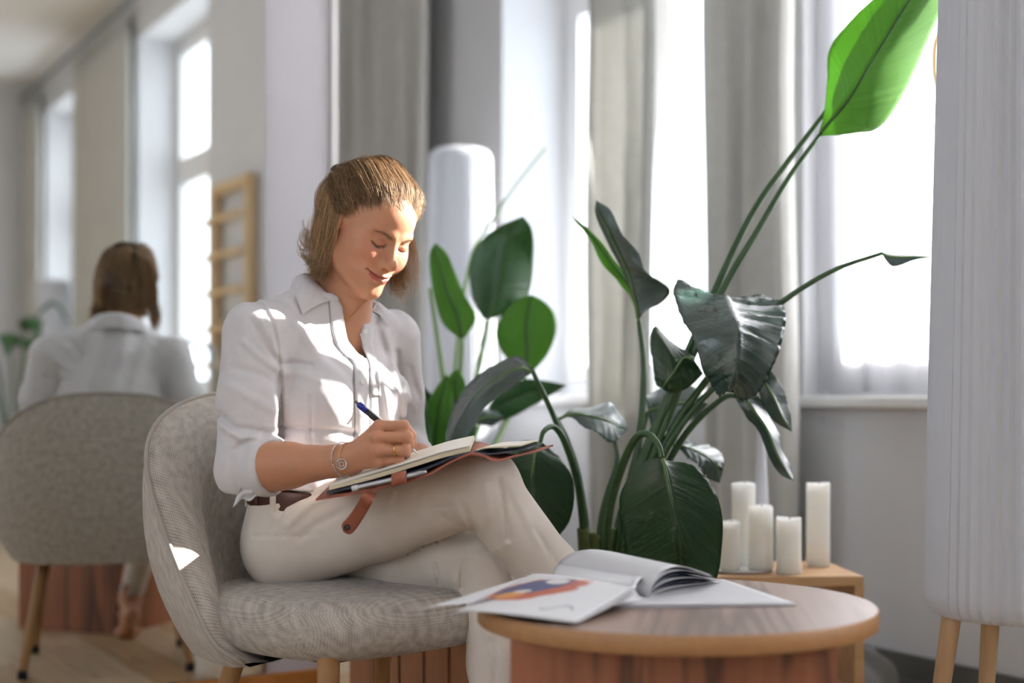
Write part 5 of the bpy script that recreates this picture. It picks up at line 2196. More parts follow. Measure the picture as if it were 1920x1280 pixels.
def seg2(q, a, b):
    a = np.array(a, np.float32)
    ba = np.array(b, np.float32) - a
    h = np.clip(((q - a) @ ba) / (ba @ ba), 0, 1)
    return np.sqrt(((q - a - h[:, None] * ba) ** 2).sum(1)), h


def poly2(q, pts):
    out = None
    for i in range(len(pts) - 1):
        d, _ = seg2(q, pts[i], pts[i + 1])
        out = d if out is None else np.minimum(out, d)
    return out


def inside2(q, poly):
    """signed distance to a polygon, negative inside"""
    d = poly2(q, list(poly) + [poly[0]])
    ins = np.zeros(len(q), bool)
    n = len(poly)
    for i in range(n):
        x0, y0 = poly[i]
        x1, y1 = poly[(i + 1) % n]
        c = ((y0 > q[:, 1]) != (y1 > q[:, 1])) & (q[:, 0] < (x1 - x0) * (q[:, 1] - y0) / (y1 - y0 + 1e-9) + x0)
        ins ^= c
    return np.where(ins, -d, d)


NECKC = A3(-.335, 2.70, .95)
VNECK = [(626, 530), (634, 556), (641, 580), (652, 637), (673, 664), (690, 677), (682, 652), (676, 626), (682, 602), (693, 580), (716, 554), (704, 530)]
CUFF = WRR - ELR
CUFF = CUFF / np.linalg.norm(CUFF)
SFOLD = [  # (polyline, depth of crease in metres, half width in pixels, nearest side only)
    ([(447, 560), (492, 570), (511, 604), (520, 645), (524, 690), (527, 760), (528, 810)], .0035, 3.5),
    ([(493, 604), (508, 634), (519, 662)], -.003, 7), ([(470, 600), (494, 640), (517, 676)], .003, 6), ([(455, 640), (485, 668), (518, 690)], -.0025, 7),
    ([(440, 690), (480, 700), (515, 718)], .002, 8), ([(424, 720), (470, 745), (515, 770)], -.002, 10),
    ([(410, 776), (440, 802), (490, 808), (528, 817)], .005, 7), ([(418, 800), (450, 822), (500, 822), (530, 826)], -.004, 7), ([(440, 842), (465, 826), (500, 820)], .0035, 6),
    ([(520, 700), (522, 740), (526, 800)], .004, 6),
    ([(524, 684), (549, 679), (582, 684)], .003, 6), ([(526, 700), (560, 700), (600, 712)], -.002, 9),
    ([(582, 742), (583, 790), (584, 838)], .0018, 3), ([(530, 799), (590, 804), (640, 808), (690, 816)], .004, 6), ([(530, 818), (600, 826), (690, 838)], -.002, 9),
    ([(616, 559), (624, 630), (650, 668), (663, 684), (665, 780), (664, 840)], .0016, 2.2), ([(690, 690), (692, 742), (690, 840)], .0025, 2.6), ([(676, 690), (678, 760), (677, 840)], -.0016, 9),
    ([(540, 580), (580, 640), (620, 690)], -.0018, 14), ([(600, 660), (640, 690), (662, 720)], .0018, 9),
    ([(706, 600), (722, 660), (735, 720), (742, 780)], .002, 8), ([(720, 620), (742, 680), (752, 740)], -.002, 9), ([(700, 700), (712, 740), (722, 790)], .0015, 6),
    ([(712, 690), (724, 735), (728, 780)], -.0015, 6), ([(745, 660), (752, 720), (750, 800)], .004, 6), ([(770, 690), (776, 720), (788, 745)], .003, 6), ([(764, 760), (780, 790), (794, 800)], .003, 7),
    ([(760, 720), (776, 765), (790, 830)], -.002, 6)]


def noise_fold(p, s=1.0, seed=0.0):
    a = np.sin(p @ A3(31, 17, 9) * s + seed) * np.sin(p @ A3(-11, 23, 19) * s + 1.7 * seed + 1)
    b = np.sin(p @ A3(57, -29, 41) * s + 2.3 + seed)
    return .6 * a + .4 * a * b


def shirt_sdf(p):
    d = sd_ell(p, SP[1] + FV * .012, (.122, .106, .16), FRM)
    d = smin(d, sd_ell(p, SP[2] + FV * .018, (.148, .104, .15), FRM), .06)
    for s in (-1, 1):
        d = smin(d, sd_ell(p, SP[2] + FV * .085 + RV * .066 * s + A3(0, 0, .005), (.064, .060, .062), FRM), .055)
    sr = SHR * .9 + SHL * .1
    sl = SHL * .9 + SHR * .1
    d = smin(d, sd_cone(p, sr + A3(0, 0, .006), NECKC + RV * .045 + A3(0, 0, -.004), .056, .050), .045)
    d = smin(d, sd_cone(p, sl + A3(0, 0, .0), NECKC - RV * .045 + A3(0, 0, -.018), .054, .050), .045)
    d = smin(d, sd_cone(p, NECKC + A3(0, 0, -.055) - FV * .014, NECKC - FV * .006 + A3(0, 0, .0), .080, .066), .03)
    d = smin(d, core_sdf(p) - .0085, .02)
    # blouse over the belt
    d = smin(d, sd_ell(p, SP[1] + FV * .014 + A3(0, 0, -.035), (.120, .110, .055), FRM), .03)
    # right sleeve, rolled cuff
    mid = SHR * .5 + ELR * .5 + A3(-.006, -.004, 0)
    s1 = sd_chain(p, [SHR, mid, ELR + A3(-.004, 0, .004)], [.064, .0545, .0545], .02)
    cu0, cu1 = ELR - CUFF * .006, ELR + CUFF * .052
    cf = sd_cone(p, cu0, cu1, .0535, .0480)
    cf = smax(cf, (p - cu1) @ CUFF, .004)
    s1 = smin(s1, cf, .012)
    hole = sd_cone(p, ELR + CUFF * .02, ELR + CUFF * .12, .041, .0415)
    s1 = smax(s1, -hole, .003)
    band, _ = seg(p, ELR, ELR + CUFF * .3)
    tt_ = (p - ELR) @ CUFF
    s1 = s1 - .0035 * gauss(tt_ - .042, .009) * (band < .075) + .0025 * gauss(tt_ - .012, .004) * (band < .075)
    d = smin(d, s1, .014)
    # left sleeve down to its cuff
    s2 = sd_chain(p, [SHL, SHL * .5 + ELL * .5 + A3(.004, 0, 0), ELL, ELL * .55 + WRL * .45], [.058, .046, .046, .042], .02)
    d = smin(d, s2, .014)
    # folds
    q = pix(p)
    near = p[:, 1] < 2.74 + .55 * np.clip(p[:, 0] + .33, -.2, .2)
    fo = np.zeros(len(p), np.float32)
    for pl, a, w in SFOLD:
        fo += 1.5 * a * gauss(poly2(q, pl), w * .9)
    d = d + np.where(near, fo, 0)
    back = (p - SP[2]) @ FV
    u = (p - SP[2]) @ RV
    bf = .004 * np.sin(u * 95 + p[:, 2] * 22) * gauss(u, .10) + .004 * np.sin(p[:, 2] * 120 + u * u * 300) * gauss(p[:, 2] - .68, .06)
    d = d + np.where(back < -.02, bf, 0)
    d = d + .0016 * noise_fold(p, 1.0) + .0010 * noise_fold(p, 2.1, 2.0)
    # neckline
    v = inside2(q, VNECK) / 1000.0
    d = np.where(p[:, 1] < 2.76, smax(d, -v, .003), d)
    nk = sd_cone(p, NECKC + A3(0, 0, -.02), NECKC + A3(0, 0, .12), .058, .064)
    d = smax(d, -nk, .004)
    d = smax(d, p[:, 2] - NECKC[2] - .030 + .25 * ((p - NECKC) @ FV), .006)
    d = smax(d, .614 - p[:, 2] - .10 * ((p - SP[1]) @ FV), .008)
    return d


lo = A3(-.60, 2.40, .55)
hi = A3(-.10, 2.93, 1.04)
Vw, Qw = mesh_sdf(shirt_sdf, lo, hi, .0065)
Vw, Qw = subdivide(Vw, Qw)
Vw = project(shirt_sdf, relax(Vw, Qw, 1, .5), 1)
t = NT('shirt_cotton')
t.set(Roughness=0.8)
t.b.inputs['Specular IOR Level'].default_value = 0.2
t.b.inputs['Sheen Weight'].default_value = 0.1
co = t.coords('Object')
nz = t.n('ShaderNodeTexNoise')
nz.inputs['Scale'].default_value = 38
nz.inputs['Detail'].default_value = 5
nz.inputs['Distortion'].default_value = 0.8
t.l(co, nz.inputs['Vector'])
t.l(t.ramp(nz.outputs[0], [(0.3, srgb(206, 203, 205)), (0.7, srgb(212, 209, 211))]), t.b.inputs['Base Color'])
t.bump(nz.outputs[0], 0.10, 0.003)
t.b.inputs['Subsurface Weight'].default_value = 0.0
M_SHIRT = t.m
shirt = np_mesh('shirt', Vw, Qw, M_SHIRT, person, True, PLOC)
shirt['label'] = 'white button-up shirt with rolled sleeves'

# collar: turned-down leaf all round, standing band inside
def ring_pt(phi, r, z):
    a = math.radians(phi)
    return Vector([float(q) for q in (NECKC + FV * r * math.cos(a) + RV * r * math.sin(a) + A3(0, 0, z))])


def on_shirt_many(xy, lift):
    cd = np.array([P(x, y, 1.0) for x, y in xy], np.float32) - A3(0, 0, EYE)
    cd /= np.linalg.norm(cd, axis=1)[:, None]
    tp = A3(0, 0, EYE) + cd * 2.36
    for _ in range(40):
        tp = tp + cd * ((shirt_sdf(tp) - lift) * .8)[:, None]
    return [Vector([float(q) for q in w]) for w in tp]


def on_shirt(x, y, lift):
    return on_shirt_many([(x, y)], lift)[0]


TOPE = [ring_pt(*q) for q in ((38, .063, .006), (64, .061, .030), (90, .060, .048), (130, .060, .060), (180, .063, .062), (-130, .060, .050), (-90, .061, .028), (-62, .061, .008), (-36, .063, -.010))]
LOWE = [on_shirt(567, 590, .004), on_shirt(556, 560, .005), ring_pt(92, .094, .020), ring_pt(130, .086, .018), ring_pt(180, .086, .016), ring_pt(-130, .084, .008), ring_pt(-92, .090, -.006), on_shirt(722, 588, .005), on_shirt(732, 614, .004)]
n = 60
a_, b_ = catmull(TOPE, n), catmull(LOWE, n)
cen = np.array(NECKC)
rows = []
for u in np.linspace(0, 1, 9):
    r_ = a_ * (1 - u) + b_ * u
    o_ = (r_ - cen) * np.array([1, 1, .3])
    o_ /= np.linalg.norm(o_, axis=1)[:, None]
    r_ = r_ + o_ * (.010 * math.sin(math.pi * u ** .7))[None] if False else r_ + o_ * (.009 * math.sin(math.pi * u ** .6))
    r_[:, 2] += .003 * math.sin(math.pi * u)
    rows.append([Vector(q) + PLOC.translation for q in r_])
cl = mk('collar', grid(rows), M_SHIRT, shirt, True)
solid(cl, .0016)
subsurf(cl, 1)
rows = []
dn = b_ * .35 + a_ * .65
for u in np.linspace(0, 1, 5):
    r_ = a_.copy()
    o_ = (r_ - cen) * np.array([1, 1, 0])
    o_ /= np.linalg.norm(o_, axis=1)[:, None]
    r_ = r_ - o_ * .002 + o_ * .004 * u
    r_[:, 2] -= .026 * u
    rows.append([Vector(q) + PLOC.translation for q in r_])
sb = mk('collar_stand', grid(rows), M_SHIRT, shirt, True)
solid(sb, .0014)
# placket strips of the open front, and the buttons
for nm, lft, rgt in (('placket', [(617, 562), (624, 630), (646, 666), (664, 686), (666, 780), (664, 838)], [(640, 566), (652, 637), (672, 663), (689, 678), (692, 742), (690, 838)]),
                     ('placket', [(691, 584), (680, 604), (674, 627), (680, 652), (693, 684), (697, 742)], [(712, 590), (703, 612), (698, 640), (704, 668), (712, 700), (714, 742)])):
    l2, r2 = catmull(lft, 40), catmull(rgt, 40)
    gx = np.linspace(0, 1, 6)
    xy = [tuple(l2[i] * (1 - u) + r2[i] * u) for i in range(40) for u in gx]
    pp = on_shirt_many(xy, .0018)
    dmax = np.median([q.y for q in pp])
    pk = mk(nm, grid([[pp[i * 6 + j] + PLOC.translation for j in range(6)] for i in range(40)]), M_SHIRT, shirt, True)
    solid(pk, .0016)
M_BTN = mat_plain('shirt_button', srgb(232, 228, 222), 0.3, 0.03)
rot_ = Vector((0.62, -.75, .2)).to_track_quat('Z', 'Y').to_matrix().to_4x4()
bv = lathe([(.0004, 0), (.0046, 0), (.0050, .0008), (.0046, .0018), (.0030, .0015), (.0004, .0014)], 16)
for tp in on_shirt_many([(685, 622), (679, 716), (678, 775)], .003):
    mk('button', xf(bv, Matrix.Translation(tp + PLOC.translation) @ rot_), M_BTN, shirt, True)
# knotted tab below the rolled cuff
kp = P(470, 918, 2.47)
rows = []
for i in range(15):
    u = i / 14
    row_ = []
    for j in range(9):
        w = (j / 8 - .5) * (.030 + .012 * math.sin(3 * u))
        row_.append(P(486 - 44 * u, 912 + 20 * u + 4 * math.sin(u * 7), 2.452 + .004 * math.sin(j * .8 + u * 4)) + Vector((.35 * w, 0, w * (1 - .35 * math.sin(math.pi * u) ** 4))) + Vector((0, -.0015 * math.cos(j * 1.6), 0)) + PLOC.translation)
    rows.append(row_)
tb = mk('cuff_tab', grid(rows), M_SHIRT, shirt, True)
solid(tb, .002)
subsurf(tb, 1)

# ------------------------------------------------------------------ trousers
TFOLD = [
    ([(868, 945), (882, 975), (892, 995)], .003, 6), ([(850, 940), (860, 962), (878, 985)], -.002, 8), ([(910, 905), (915, 950), (905, 985)], -.002, 9), ([(935, 900), (946, 960), (952, 1010)], .003, 6),
    ([(955, 905), (985, 970), (1010, 1020)], -.002, 9), ([(830, 968), (855, 982), (880, 994)], .002, 6),
    ([(511, 992), (530, 962), (535, 929)], .003, 3), ([(475, 1005), (560, 1005), (600, 1000)], .0015, 3), ([(520, 960), (560, 935), (600, 925)], .005, 7), ([(540, 985), (580, 945), (610, 930)], -.003, 9),
    ([(560, 1010), (590, 985), (640, 960)], .0025, 8), ([(672, 974), (732, 962), (790, 954), (856, 947)], .0016, 2.5), ([(700, 945), (690, 965), (684, 985)], .002, 7),
    ([(745, 930), (738, 945), (735, 958)], .002, 6), ([(785, 920), (778, 935), (772, 950)], .002, 6), ([(815, 1058), (820, 1080), (823, 1098)], .004, 4), ([(872, 1050), (866, 1075), (866, 1100)], .004, 5),
    ([(900, 1040), (935, 1030), (950, 1020)], -.002, 9), ([(845, 1070), (850, 1090)], -.003, 9), ([(920, 1200), (930, 1240), (925, 1290)], .003, 5), ([(905, 1190), (925, 1260), (945, 1300)], .0012, 2.5),
    ([(1000, 990), (1040, 1050), (1080, 1090)], .0018, 6)]


def trouser_sdf(p):
    pc = A3(-.378, 2.688, .530)
    d = sd_ell(p, pc, (.120, .122, .096), FRM)
    d = smin(d, sd_ell(p, pc + A3(0, 0, .05), (.115, .110, .07), FRM), .03)
    d = smax(d, p[:, 2] - .584 - .10 * ((p - pc) @ (-FV)), .004)
    mr = HIPR * .5 + KNR * .5 + A3(0, 0, .010)
    rl = sd_chain(p, [HIPR, mr, KNR, KNR * .55 + ANR * .45, ANR * .96 + KNR * .04], [.086, .084, .062, .053, .046], .02)
    rl = smin(rl, sd_ell(p, KNR + A3(.004, -.004, .002), (.056, .058, .062)), .02)
    ml = HIPL * .5 + KNL * .5 + A3(0, 0, -.004)
    l_ = sd_chain(p, [HIPL, ml, KNL, KNL * .5 + ANL * .5 + A3(0, .008, 0), ANL * .90 + KNL * .10], [.088, .080, .062, .043, .038], .02)
    # open hems
    for an, kn, rr in ((ANR, KNR, .040), (ANL, KNL, .033)):
        ax_ = (an - kn) / np.linalg.norm(an - kn)
        end = an - ax_ * .010
        cut = (p - end) @ ax_
        if an is ANR:
            rl = smax(smax(rl, cut, .003), -sd_cone(p, end - ax_ * .05, end + ax_ * .05, rr * .9, rr), .003)
        else:
            l_ = smax(smax(l_, cut, .003), -sd_cone(p, end - ax_ * .05, end + ax_ * .05, rr * .9, rr), .003)
    d2 = smin(d, rl, .035)
    d3 = smin(d, l_, .035)
    d = np.minimum(d2, d3)
    away = np.clip((p[:, 0] + .30) / .08, 0, 1)
    d = d + .0045 * away * gauss(d2 - d3, .007)
    q = pix(p)
    near = p[:, 1] < 2.62 + .0 * p[:, 0]
    fo = np.zeros(len(p), np.float32)
    for pl, a, w in TFOLD:
        fo += 1.6 * a * gauss(poly2(q, pl), w * .9)
    d = d + np.where(near, fo, 0)
    d = d + .0016 * noise_fold(p, .8, 3.0) + .0008 * noise_fold(p, 2.2, 1.0)
    return d


V1, Q1 = mesh_sdf(trouser_sdf, A3(-.60, 2.28, .04), A3(.30, 2.90, .72), .008)
V1, Q1 = subdivide(V1, Q1)
V1 = project(trouser_sdf, relax(V1, Q1, 1, .5), 1)
t = NT('trouser_twill')
t.set(Roughness=0.85)
t.b.inputs['Specular IOR Level'].default_value = 0.15
co = t.coords('Object', (1, 1, 1), (0.4, 0.2, 0.7))
nz = t.n('ShaderNodeTexNoise')
nz.inputs['Scale'].default_value = 14
nz.inputs['Detail'].default_value = 4
t.l(co, nz.inputs['Vector'])
t.l(t.ramp(nz.outputs[0], [(0.3, srgb(212, 202, 191)), (0.7, srgb(222, 213, 202))]), t.b.inputs['Base Color'])
wv = t.n('ShaderNodeTexWave', wave_type='BANDS', bands_direction='DIAGONAL')
wv.inputs['Scale'].default_value = 260
t.l(co, wv.inputs['Vector'])
t.bump(wv.outputs['Fac'], 0.08, 0.001)
M_TROU = t.m
trou = np_mesh('trousers', V1, Q1, M_TROU, person, True, PLOC)
trou['label'] = 'slim beige trousers, right leg crossed over left'

# belt
M_BELT = mat_plain('belt_leather', srgb(74, 40, 32), 0.45, 0.1, 40)
pc = Vector((-.378, 2.688, .595))
rows = []
for dz, off in ((-.019, 0), (-.017, .0022), (0, .003), (.017, .0022), (.019, 0)):
    row_ = []
    for j in range(65):
        a = 2 * math.pi * j / 64
        w = Vector(RV) * (.1195 + off) * math.cos(a) + Vector(FV) * (.1135 + off) * math.sin(a)
        tilt = .10 * (-(w.dot(Vector(FV))))
        row_.append(pc + w + Vector((0, 0, dz + tilt - .004)) + PLOC.translation)
    rows.append(row_)
bl = mk('belt', grid(rows), M_BELT, trou, True)
solid(bl, .003)
for a in (0.35, 1.1, -.6):
    w = Vector(RV) * (.1245) * math.cos(a) + Vector(FV) * (.1185) * math.sin(a)
    tilt = .10 * (-(w.dot(Vector(FV))))
    c_ = pc + w + Vector((0, 0, tilt - .004)) + PLOC.translation
    th_ = math.atan2(w.y, w.x)
    mk('belt_loop', xf(box(-.0015, .0022, -.006, .006, -.027, .024, .001), Matrix.Translation(c_) @ Matrix.Rotation(th_, 4, 'Z')), M_TROU, trou)


# ------------------------------------------------------------------ notebook in a leather cover, pens, jewellery
M_LEA = mat_plain('saddle_leather', srgb(150, 84, 62), 0.55, 0.14, 26, bump=0.25, bscale=260)
M_NAVY = mat_plain('navy_endpaper', srgb(44, 52, 66), 0.6, 0.05)
M_PAGE = mat_plain('cream_page', srgb(236, 232, 220), 0.8, 0.015, 8)
t = NT('page_edges')
t.set(Roughness=0.85)
co = t.coords('Object', (1, 1, 900))
nz = t.n('ShaderNodeTexNoise')
nz.inputs['Scale'].default_value = 1.0
t.l(co, nz.inputs['Vector'])
t.l(t.ramp(nz.outputs[0], [(0.35, srgb(196, 182, 150)), (0.65, srgb(228, 216, 186))]), t.b.inputs['Base Color'])
M_PEDGE = t.m
NBO = P(740, 900, 2.36)
nb = empty('leather_notebook', NBO)
tag(nb, 'open notebook in a brown leather cover resting on the crossed leg', 'notebook')


def sheet_rows(near, offs, n=48, m=14, lift=0.0, sag=0.0, off=None):
    """a sheet from its near edge curve, swept along an offset vector to the far edge"""
    c = catmull(near, n)
    o = catmull(offs, n)
    rows = []
    for i in range(n):
        row_ = []
        for j in range(m):
            v_ = j / (m - 1)
            p = c[i] + o[i] * v_
            p[2] += lift + sag * math.sin(math.pi * v_)
            row_.append(Vector(p) - NBO)
        rows.append(row_)
    return rows


def slab(name, rows, th, m, parent, edge=None):
    """closed slab under a sheet"""
    n, k = len(rows), len(rows[0])
    up = [[p for p in r] for r in rows]
    dn = [[p - Vector((0, 0, th)) for p in r] for r in rows]
    V = [p for r in up for p in r] + [p for r in dn for p in r]
    Fc = []
    N = n * k
    for i in range(n - 1):
        for j in range(k - 1):
            a = i * k + j
            Fc.append((a, a + 1, a + k + 1, a + k))
            Fc.append((N + a, N + a + k, N + a + k + 1, N + a + 1))
    nt_ = len(Fc)
    ring = [(0, j) for j in range(k)] + [(i, k - 1) for i in range(1, n)] + [(n - 1, j) for j in range(k - 2, -1, -1)] + [(i, 0) for i in range(n - 2, 0, -1)]
    for a, b in zip(ring, ring[1:] + ring[:1]):
        ia, ib = a[0] * k + a[1], b[0] * k + b[1]
        Fc.append((ia, N + ia, N + ib, ib))
    o = mk(name, (V, Fc), [m, edge or m], parent)
    for i, p_ in enumerate(o.data.polygons):
        if i >= nt_:
            p_.material_index = 1
        else:
            p_.use_smooth = True
    md = o.modifiers.new('edges', 'EDGE_SPLIT')
    md.split_angle = math.radians(40)
    return o


FAR = Vector((.004, .150, .0135))
FARR = Vector((.030, .140, .004))
cov = sheet_rows([P(592, 935, 2.345), P(690, 918, 2.325), P(790, 893, 2.305), P(842, 866, 2.298), P(880, 850, 2.296), P(905, 853, 2.298), P(930, 861, 2.305), P(965, 853, 2.325), P(1008, 843, 2.36)],
                 [FAR, FAR, FAR, FAR, FAR, FAR, FARR, FARR, FARR])
slab('cover', cov, .0032, M_LEA, nb)
# dark lining and page block on the left half
lin = sheet_rows([P(612, 922, 2.352), P(700, 903, 2.335), P(790, 879, 2.316), P(850, 855, 2.308), P(882, 846, 2.306)], [FAR * .97] * 5, 30, 8)
slab('lining', lin, .0035, M_NAVY, nb)
blk = sheet_rows([P(617, 911, 2.352), P(700, 890, 2.337), P(779, 866, 2.322), P(830, 850, 2.314), P(881, 838, 2.310)], [FAR * .96] * 5, 36, 10)
slab('page_block', blk, .0068, M_PAGE, nb, M_PEDGE)
for k in range(3):
    pg = sheet_rows([P(619 + 3 * k, 910 - 1.0 * k, 2.353), P(700, 888.4 - k, 2.338), P(779, 864.4 - k, 2.323), P(830, 848.6 - k, 2.315), P(880, 836.6 - k * .6, 2.311)], [FAR * (.955 - .006 * k)] * 5, 30, 8)
    slab('page', pg, .0003, M_PAGE, nb)
lin2 = sheet_rows([P(888, 846, 2.306), P(915, 850, 2.310), P(945, 847, 2.322), P(990, 840, 2.350)], [FARR * .96] * 4, 24, 8)
slab('lining', lin2, .002, M_NAVY, nb)
rp = sheet_rows([P(893, 842, 2.312), P(910, 838, 2.318), P(940, 836, 2.330), P(976, 834, 2.350)], [FARR * .94] * 4, 24, 8)
slab('page_block', rp, .0022, M_PAGE, nb, M_PEDGE)
# pen loop on the near edge and the pen held in it
lp = []
for i in range(25):
    a = 2 * math.pi * i / 24
    c = P(748, 897, 2.302)
    lp.append([c + Vector((u, .0085 * math.cos(a), .0100 * math.sin(a) + (u * .22))) - NBO for u in (-.0115, .0115)])
lo_ = mk('pen_loop', grid(lp), M_LEA, nb, True)
solid(lo_, .0018)
M_STEEL = mat_plain('brushed_steel', srgb(170, 172, 176), 0.3, 0.05, 20, metal=0.9)
pa, pb_ = P(660, 916, 2.310), P(800, 884, 2.300)
gp = empty('metal_pen', pa)
tag(gp, 'grey metal pen tucked in the leather loop of the notebook', 'pen')
ax_ = [pa.lerp(pb_, u) - pa for u in np.linspace(0, 1, 12)]
mk('barrel', tube(ax_, [.0030] + [.0042] * 10 + [.002], 14), M_STEEL, gp, True)
mk('cap', tube([ax_[0], ax_[0] + (ax_[1] - ax_[0]) * .9], .0047, 14), mat_plain('pale_pen_cap', srgb(210, 210, 212), 0.35), gp, True)
# strap with a snap, hanging over the thigh
sp_ = [P(694, 922, 2.322), P(688, 935, 2.300), P(675, 958, 2.322), P(660, 980, 2.338), P(645, 996, 2.352)]
c = catmull(sp_, 24)
rows = []
for i in range(24):
    u = i / 23
    w = .0105 + .0020 * max(0, (u - .55) / .45)
    if u > .86:
        w *= math.sqrt(max(.02, 1 - ((u - .86) / .14) ** 2))
    tg = c[min(i + 1, 23)] - c[max(i - 1, 0)]
    tg /= np.linalg.norm(tg)
    sd_ = np.cross(tg, np.array([.15, -.95, .3]))
    sd_ /= np.linalg.norm(sd_)
    rows.append([Vector(c[i] + sd_ * w * t_) - NBO for t_ in np.linspace(-1, 1, 7)])
st_ = mk('strap', grid(rows), M_LEA, nb, True)
solid(st_, .0026)
M_SNAP = mat_plain('snap_brass', srgb(70, 66, 58), 0.35, 0.05, metal=0.8)
sn = P(650, 989, 2.340) - NBO
rot_ = Vector((-.15, -.93, .35)).to_track_quat('Z', 'Y').to_matrix().to_4x4()
mk('snap', xf(lathe([(.0005, -.001), (.0048, -.001), (.0048, .0014), (.0034, .0020), (.0026, .0008), (.0005, .0008)], 24), Matrix.Translation(sn) @ rot_), M_SNAP, st_, True)

# ballpoint pen in the writing hand
M_BLUE = mat_plain('blue_plastic', srgb(24, 40, 150), 0.25, 0.05)
M_BLACK = mat_plain('black_plastic', srgb(24, 24, 28), 0.3, 0.05)
M_CHROME = mat_plain('chrome', srgb(220, 220, 224), 0.12, 0.02, metal=1.0)
p0, p1 = P(668, 754, 2.415), P(784, 851, 2.405)
pen = empty('ballpoint_pen', p1)
tag(pen, 'black ballpoint pen with a blue end held in the writing hand', 'pen')
L_ = lambda u: p0.lerp(p1, u) - p1
mk('barrel', tube([L_(u) for u in np.linspace(.17, .80, 8)], [.0056] * 7 + [.0050], 16), M_BLACK, pen, True)
mk('end_cap', tube([L_(u) for u in (.03, .05, .10, .17)], [.0044, .0056, .0058, .0057], 16), M_BLUE, pen, True)
mk('push_button', tube([L_(u) for u in (-.02, .03)], .0026, 12), mat_plain('olive_button', srgb(110, 112, 80), 0.4), pen, True)
mk('tip', tube([L_(u) for u in (.80, .90, .97, 1.0)], [.0044, .0034, .0012, .0004], 14), M_CHROME, pen, True)
side = Vector((.5, -.55, .55)).normalized() * .0062
mk('clip', tube([L_(u) + side for u in np.linspace(.10, .42, 6)], [.0016] * 5 + [.001], 8), M_CHROME, pen, True)

# ring, bracelets, necklace
M_GOLD = mat_plain('gold', srgb(214, 170, 96), 0.2, 0.03, metal=1.0)
M_SILV = mat_plain('silver', srgb(196, 196, 200), 0.22, 0.03, metal=1.0)


def torus_around(a, b, u, r, tr, m, name, parent, sq=(1, 1), tilt=0.0, n=40):
    a, b = Vector([float(x) for x in a]), Vector([float(x) for x in b])
    c = a.lerp(b, u)
    M_ = (b - a).to_track_quat('Z', 'Y').to_matrix()
    pts = []
    for i in range(n + 1):
        an = 2 * math.pi * i / n
        pts.append(c + M_ @ Vector((r * sq[0] * math.cos(an), r * sq[1] * math.sin(an), tilt * math.cos(an + .8))) + PLOC.translation)
    return mk(name, tube(pts, tr, 8, False), m, parent, True)


torus_around(HMCP[2], HPIP[2], .60, .0098, .0014, M_GOLD, 'finger_ring', person)
brs = Vector([float(x) for x in (ELR * .10 + WRR * .90)])
torus_around(ELR, WRR, 1.045, .0295, .0008, M_GOLD, 'bracelet', person, tilt=.004)
# silver chain bracelet of small links with a round charm
a, b = Vector([float(x) for x in ELR]), Vector([float(x) for x in WRR])
M_ = (b - a).to_track_quat('Z', 'Y').to_matrix()
c = a.lerp(b, .985)
links = []
for i in range(44):
    an = 2 * math.pi * i / 44
    q = c + M_ @ Vector((.0305 * math.cos(an), .0305 * math.sin(an), .006 * math.cos(an + .5))) + PLOC.translation
    q2 = c + M_ @ Vector((.0305 * math.cos(an + .13), .0305 * math.sin(an + .13), .006 * math.cos(an + .63))) + PLOC.translation
    links.append(tube([q, (q + q2) / 2, q2], [.0007, .0015, .0007], 6))
ch = mk('chain_bracelet', merge(*links), M_SILV, person, True)
cc_ = P(640, 870, 2.366) + PLOC.translation
charm = [cc_ + Vector((.0082 * math.cos(a_), .001 * math.sin(a_ * 2), .0082 * math.sin(a_))) for a_ in np.linspace(0, 2 * math.pi, 31)]
charm2 = [cc_ + Vector((.0040 * math.cos(a_), 0, .0040 * math.sin(a_))) for a_ in np.linspace(0, 2 * math.pi, 21)]
mk('charm', merge(tube(charm, .0012, 8, False), tube(charm2, .0009, 6, False)), M_SILV, ch, True)
# necklace laid on the skin
nk = []
for (x, y) in ((622, 560), (632, 574), (644, 588), (651, 597), (660, 590), (672, 578), (684, 566)):
    cd = np.array(P(x, y, 1.0), np.float32) - A3(0, 0, EYE)
    cd /= np.linalg.norm(cd)
    tp_ = A3(0, 0, EYE) + cd * 2.45
    for _ in range(40):
        tp_ = tp_ + cd * (float(torso_sdf(tp_[None])[0]) - .0008) * .8
    nk.append(Vector([float(q) for q in tp_]) + PLOC.translation)
ck = catmull(nk, 40)
ne = mk('necklace', tube(ck, .0006, 6), M_GOLD, person, True)
mk('bead', xf(lathe([(.0001, -.0028), (.0021, -.0019), (.0029, 0), (.0021, .0019), (.0001, .0028)], 12), Matrix.Translation(nk[3])), M_GOLD, ne, True)


# upper arms and legs inside the clothes join the skin into one continuous figure
def boundary_loop(Q, V, near):
    E = np.concatenate([Q[:, [0, 1]], Q[:, [1, 2]], Q[:, [2, 3]], Q[:, [3, 0]]])
    key = np.sort(E, 1)
    u, inv_, cnt = np.unique(key, axis=0, return_inverse=True, return_counts=True)
    bd = E[cnt[inv_.ravel()] == 1]
    nxt = {int(a): int(b) for a, b in bd}
    best, seen = None, set()
    for st in nxt:
        if st in seen:
            continue
        lp, c = [], st
        while c in nxt and c not in seen:
            seen.add(c)
            lp.append(c)
            c = nxt[c]
        if len(lp) > 8:
            dd = np.linalg.norm(V[lp].mean(0) - near)
            if best is None or dd < best[0]:
                best = (dd, lp)
    return best[1]


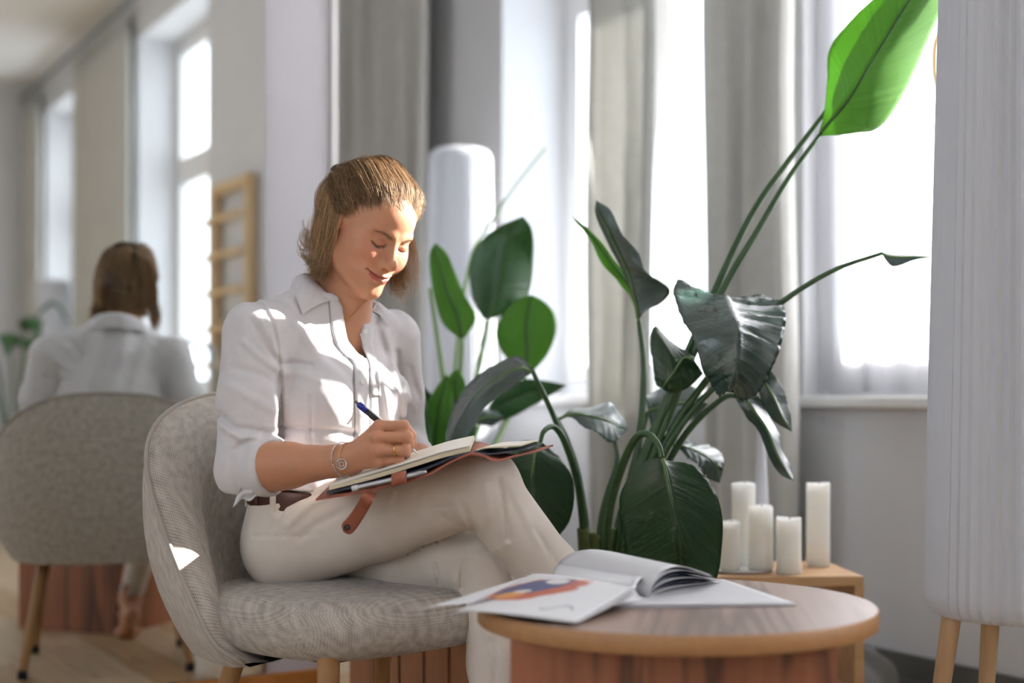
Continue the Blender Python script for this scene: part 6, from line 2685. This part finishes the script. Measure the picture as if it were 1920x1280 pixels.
def limb(k, cutp, cutn, path, radii):
    """open block k beyond the plane (cutp, cutn) and carry its rim along path into the trunk"""
    V, Q, T = SKINV[k], SKINQ[k], SKINT[k]
    keep = ((V[Q].mean(1) - cutp) @ cutn) < 0
    Q = Q[keep]
    lp = boundary_loop(Q, V, cutp)
    ring = V[lp]
    prev = lp
    c0 = ring.mean(0)
    newV, newQ = [V], [Q]
    n0 = len(V)
    rel = ring - c0
    rl = rel / (np.linalg.norm(rel, axis=1)[:, None] + 1e-9)
    for p, r in zip(path, radii):
        idx = np.arange(n0, n0 + len(lp))
        newV.append((np.asarray(p, np.float32) + rl * r).astype(np.float32))
        pv = np.asarray(prev)
        newQ.append(np.stack([np.roll(pv, -1), pv, idx, np.roll(idx, -1)], 1))
        prev = idx
        n0 += len(lp)
    SKINV[k] = np.concatenate(newV)
    SKINQ[k] = np.concatenate(newQ)
    SKINT[k] = np.concatenate([T, np.tile(SKIN, (len(SKINV[k]) - len(T), 1))])
    return prev[:2]


u_ = (ELR - WRR) / np.linalg.norm(ELR - WRR)
e1 = limb(1, ELR - u_ * .012, u_, [ELR + A3(0, 0, .02), (ELR + SHR) / 2, SHR * .9 + SHL * .1], [.036, .038, .03])
u_ = (ELL - WRL) / np.linalg.norm(ELL - WRL)
e2 = limb(2, WRL + u_ * .012, u_, [ELL * .5 + WRL * .5, ELL + A3(0, 0, .01), (ELL + SHL) / 2, SHL * .9 + SHR * .1], [.032, .034, .034, .03])
e3 = limb(3, ANL + A3(0, 0, .035), A3(0, 0, 1), [ANL + A3(0, 0, .05), ANL * .5 + KNL * .5 + A3(0, .008, 0), KNL, KNL * .5 + HIPL * .5, HIPL, SP[1], SP[2]], [.026, .026, .036, .050, .055, .06, .05])
e4 = limb(4, ANR + A3(0, 0, .035), A3(0, 0, 1), [ANR * .9 + KNR * .1, ANR * .5 + KNR * .5, KNR, KNR * .5 + HIPR * .5, HIPR, SP[1] + A3(.01, 0, .01), SP[2] + A3(.01, 0, .01)], [.026, .032, .038, .050, .055, .06, .05])
_off, _Q, _starts = 0, [], []
for V_, Q_ in zip(SKINV, SKINQ):
    _starts.append(_off)
    _Q.append(Q_ + _off)
    _off += len(V_)
_AV = np.concatenate(SKINV)
for k, e in ((1, e1), (2, e2), (3, e3), (4, e4)):
    a, b = int(e[0]) + _starts[k], int(e[1]) + _starts[k]
    q0 = SKINQ[0]
    cq = ((SKINV[0][q0].mean(1) - _AV[a]) ** 2).sum(1)
    q = q0[int(np.argmin(cq + (SKINV[0][q0].mean(1)[:, 2] > .88)))]
    _Q.append(np.array([[a, b, int(q[1]), int(q[0])]]))
body = np_mesh('body', _AV, np.concatenate(_Q), M_SKIN, person, True, PLOC)
col_attr(body, np.concatenate(SKINT))
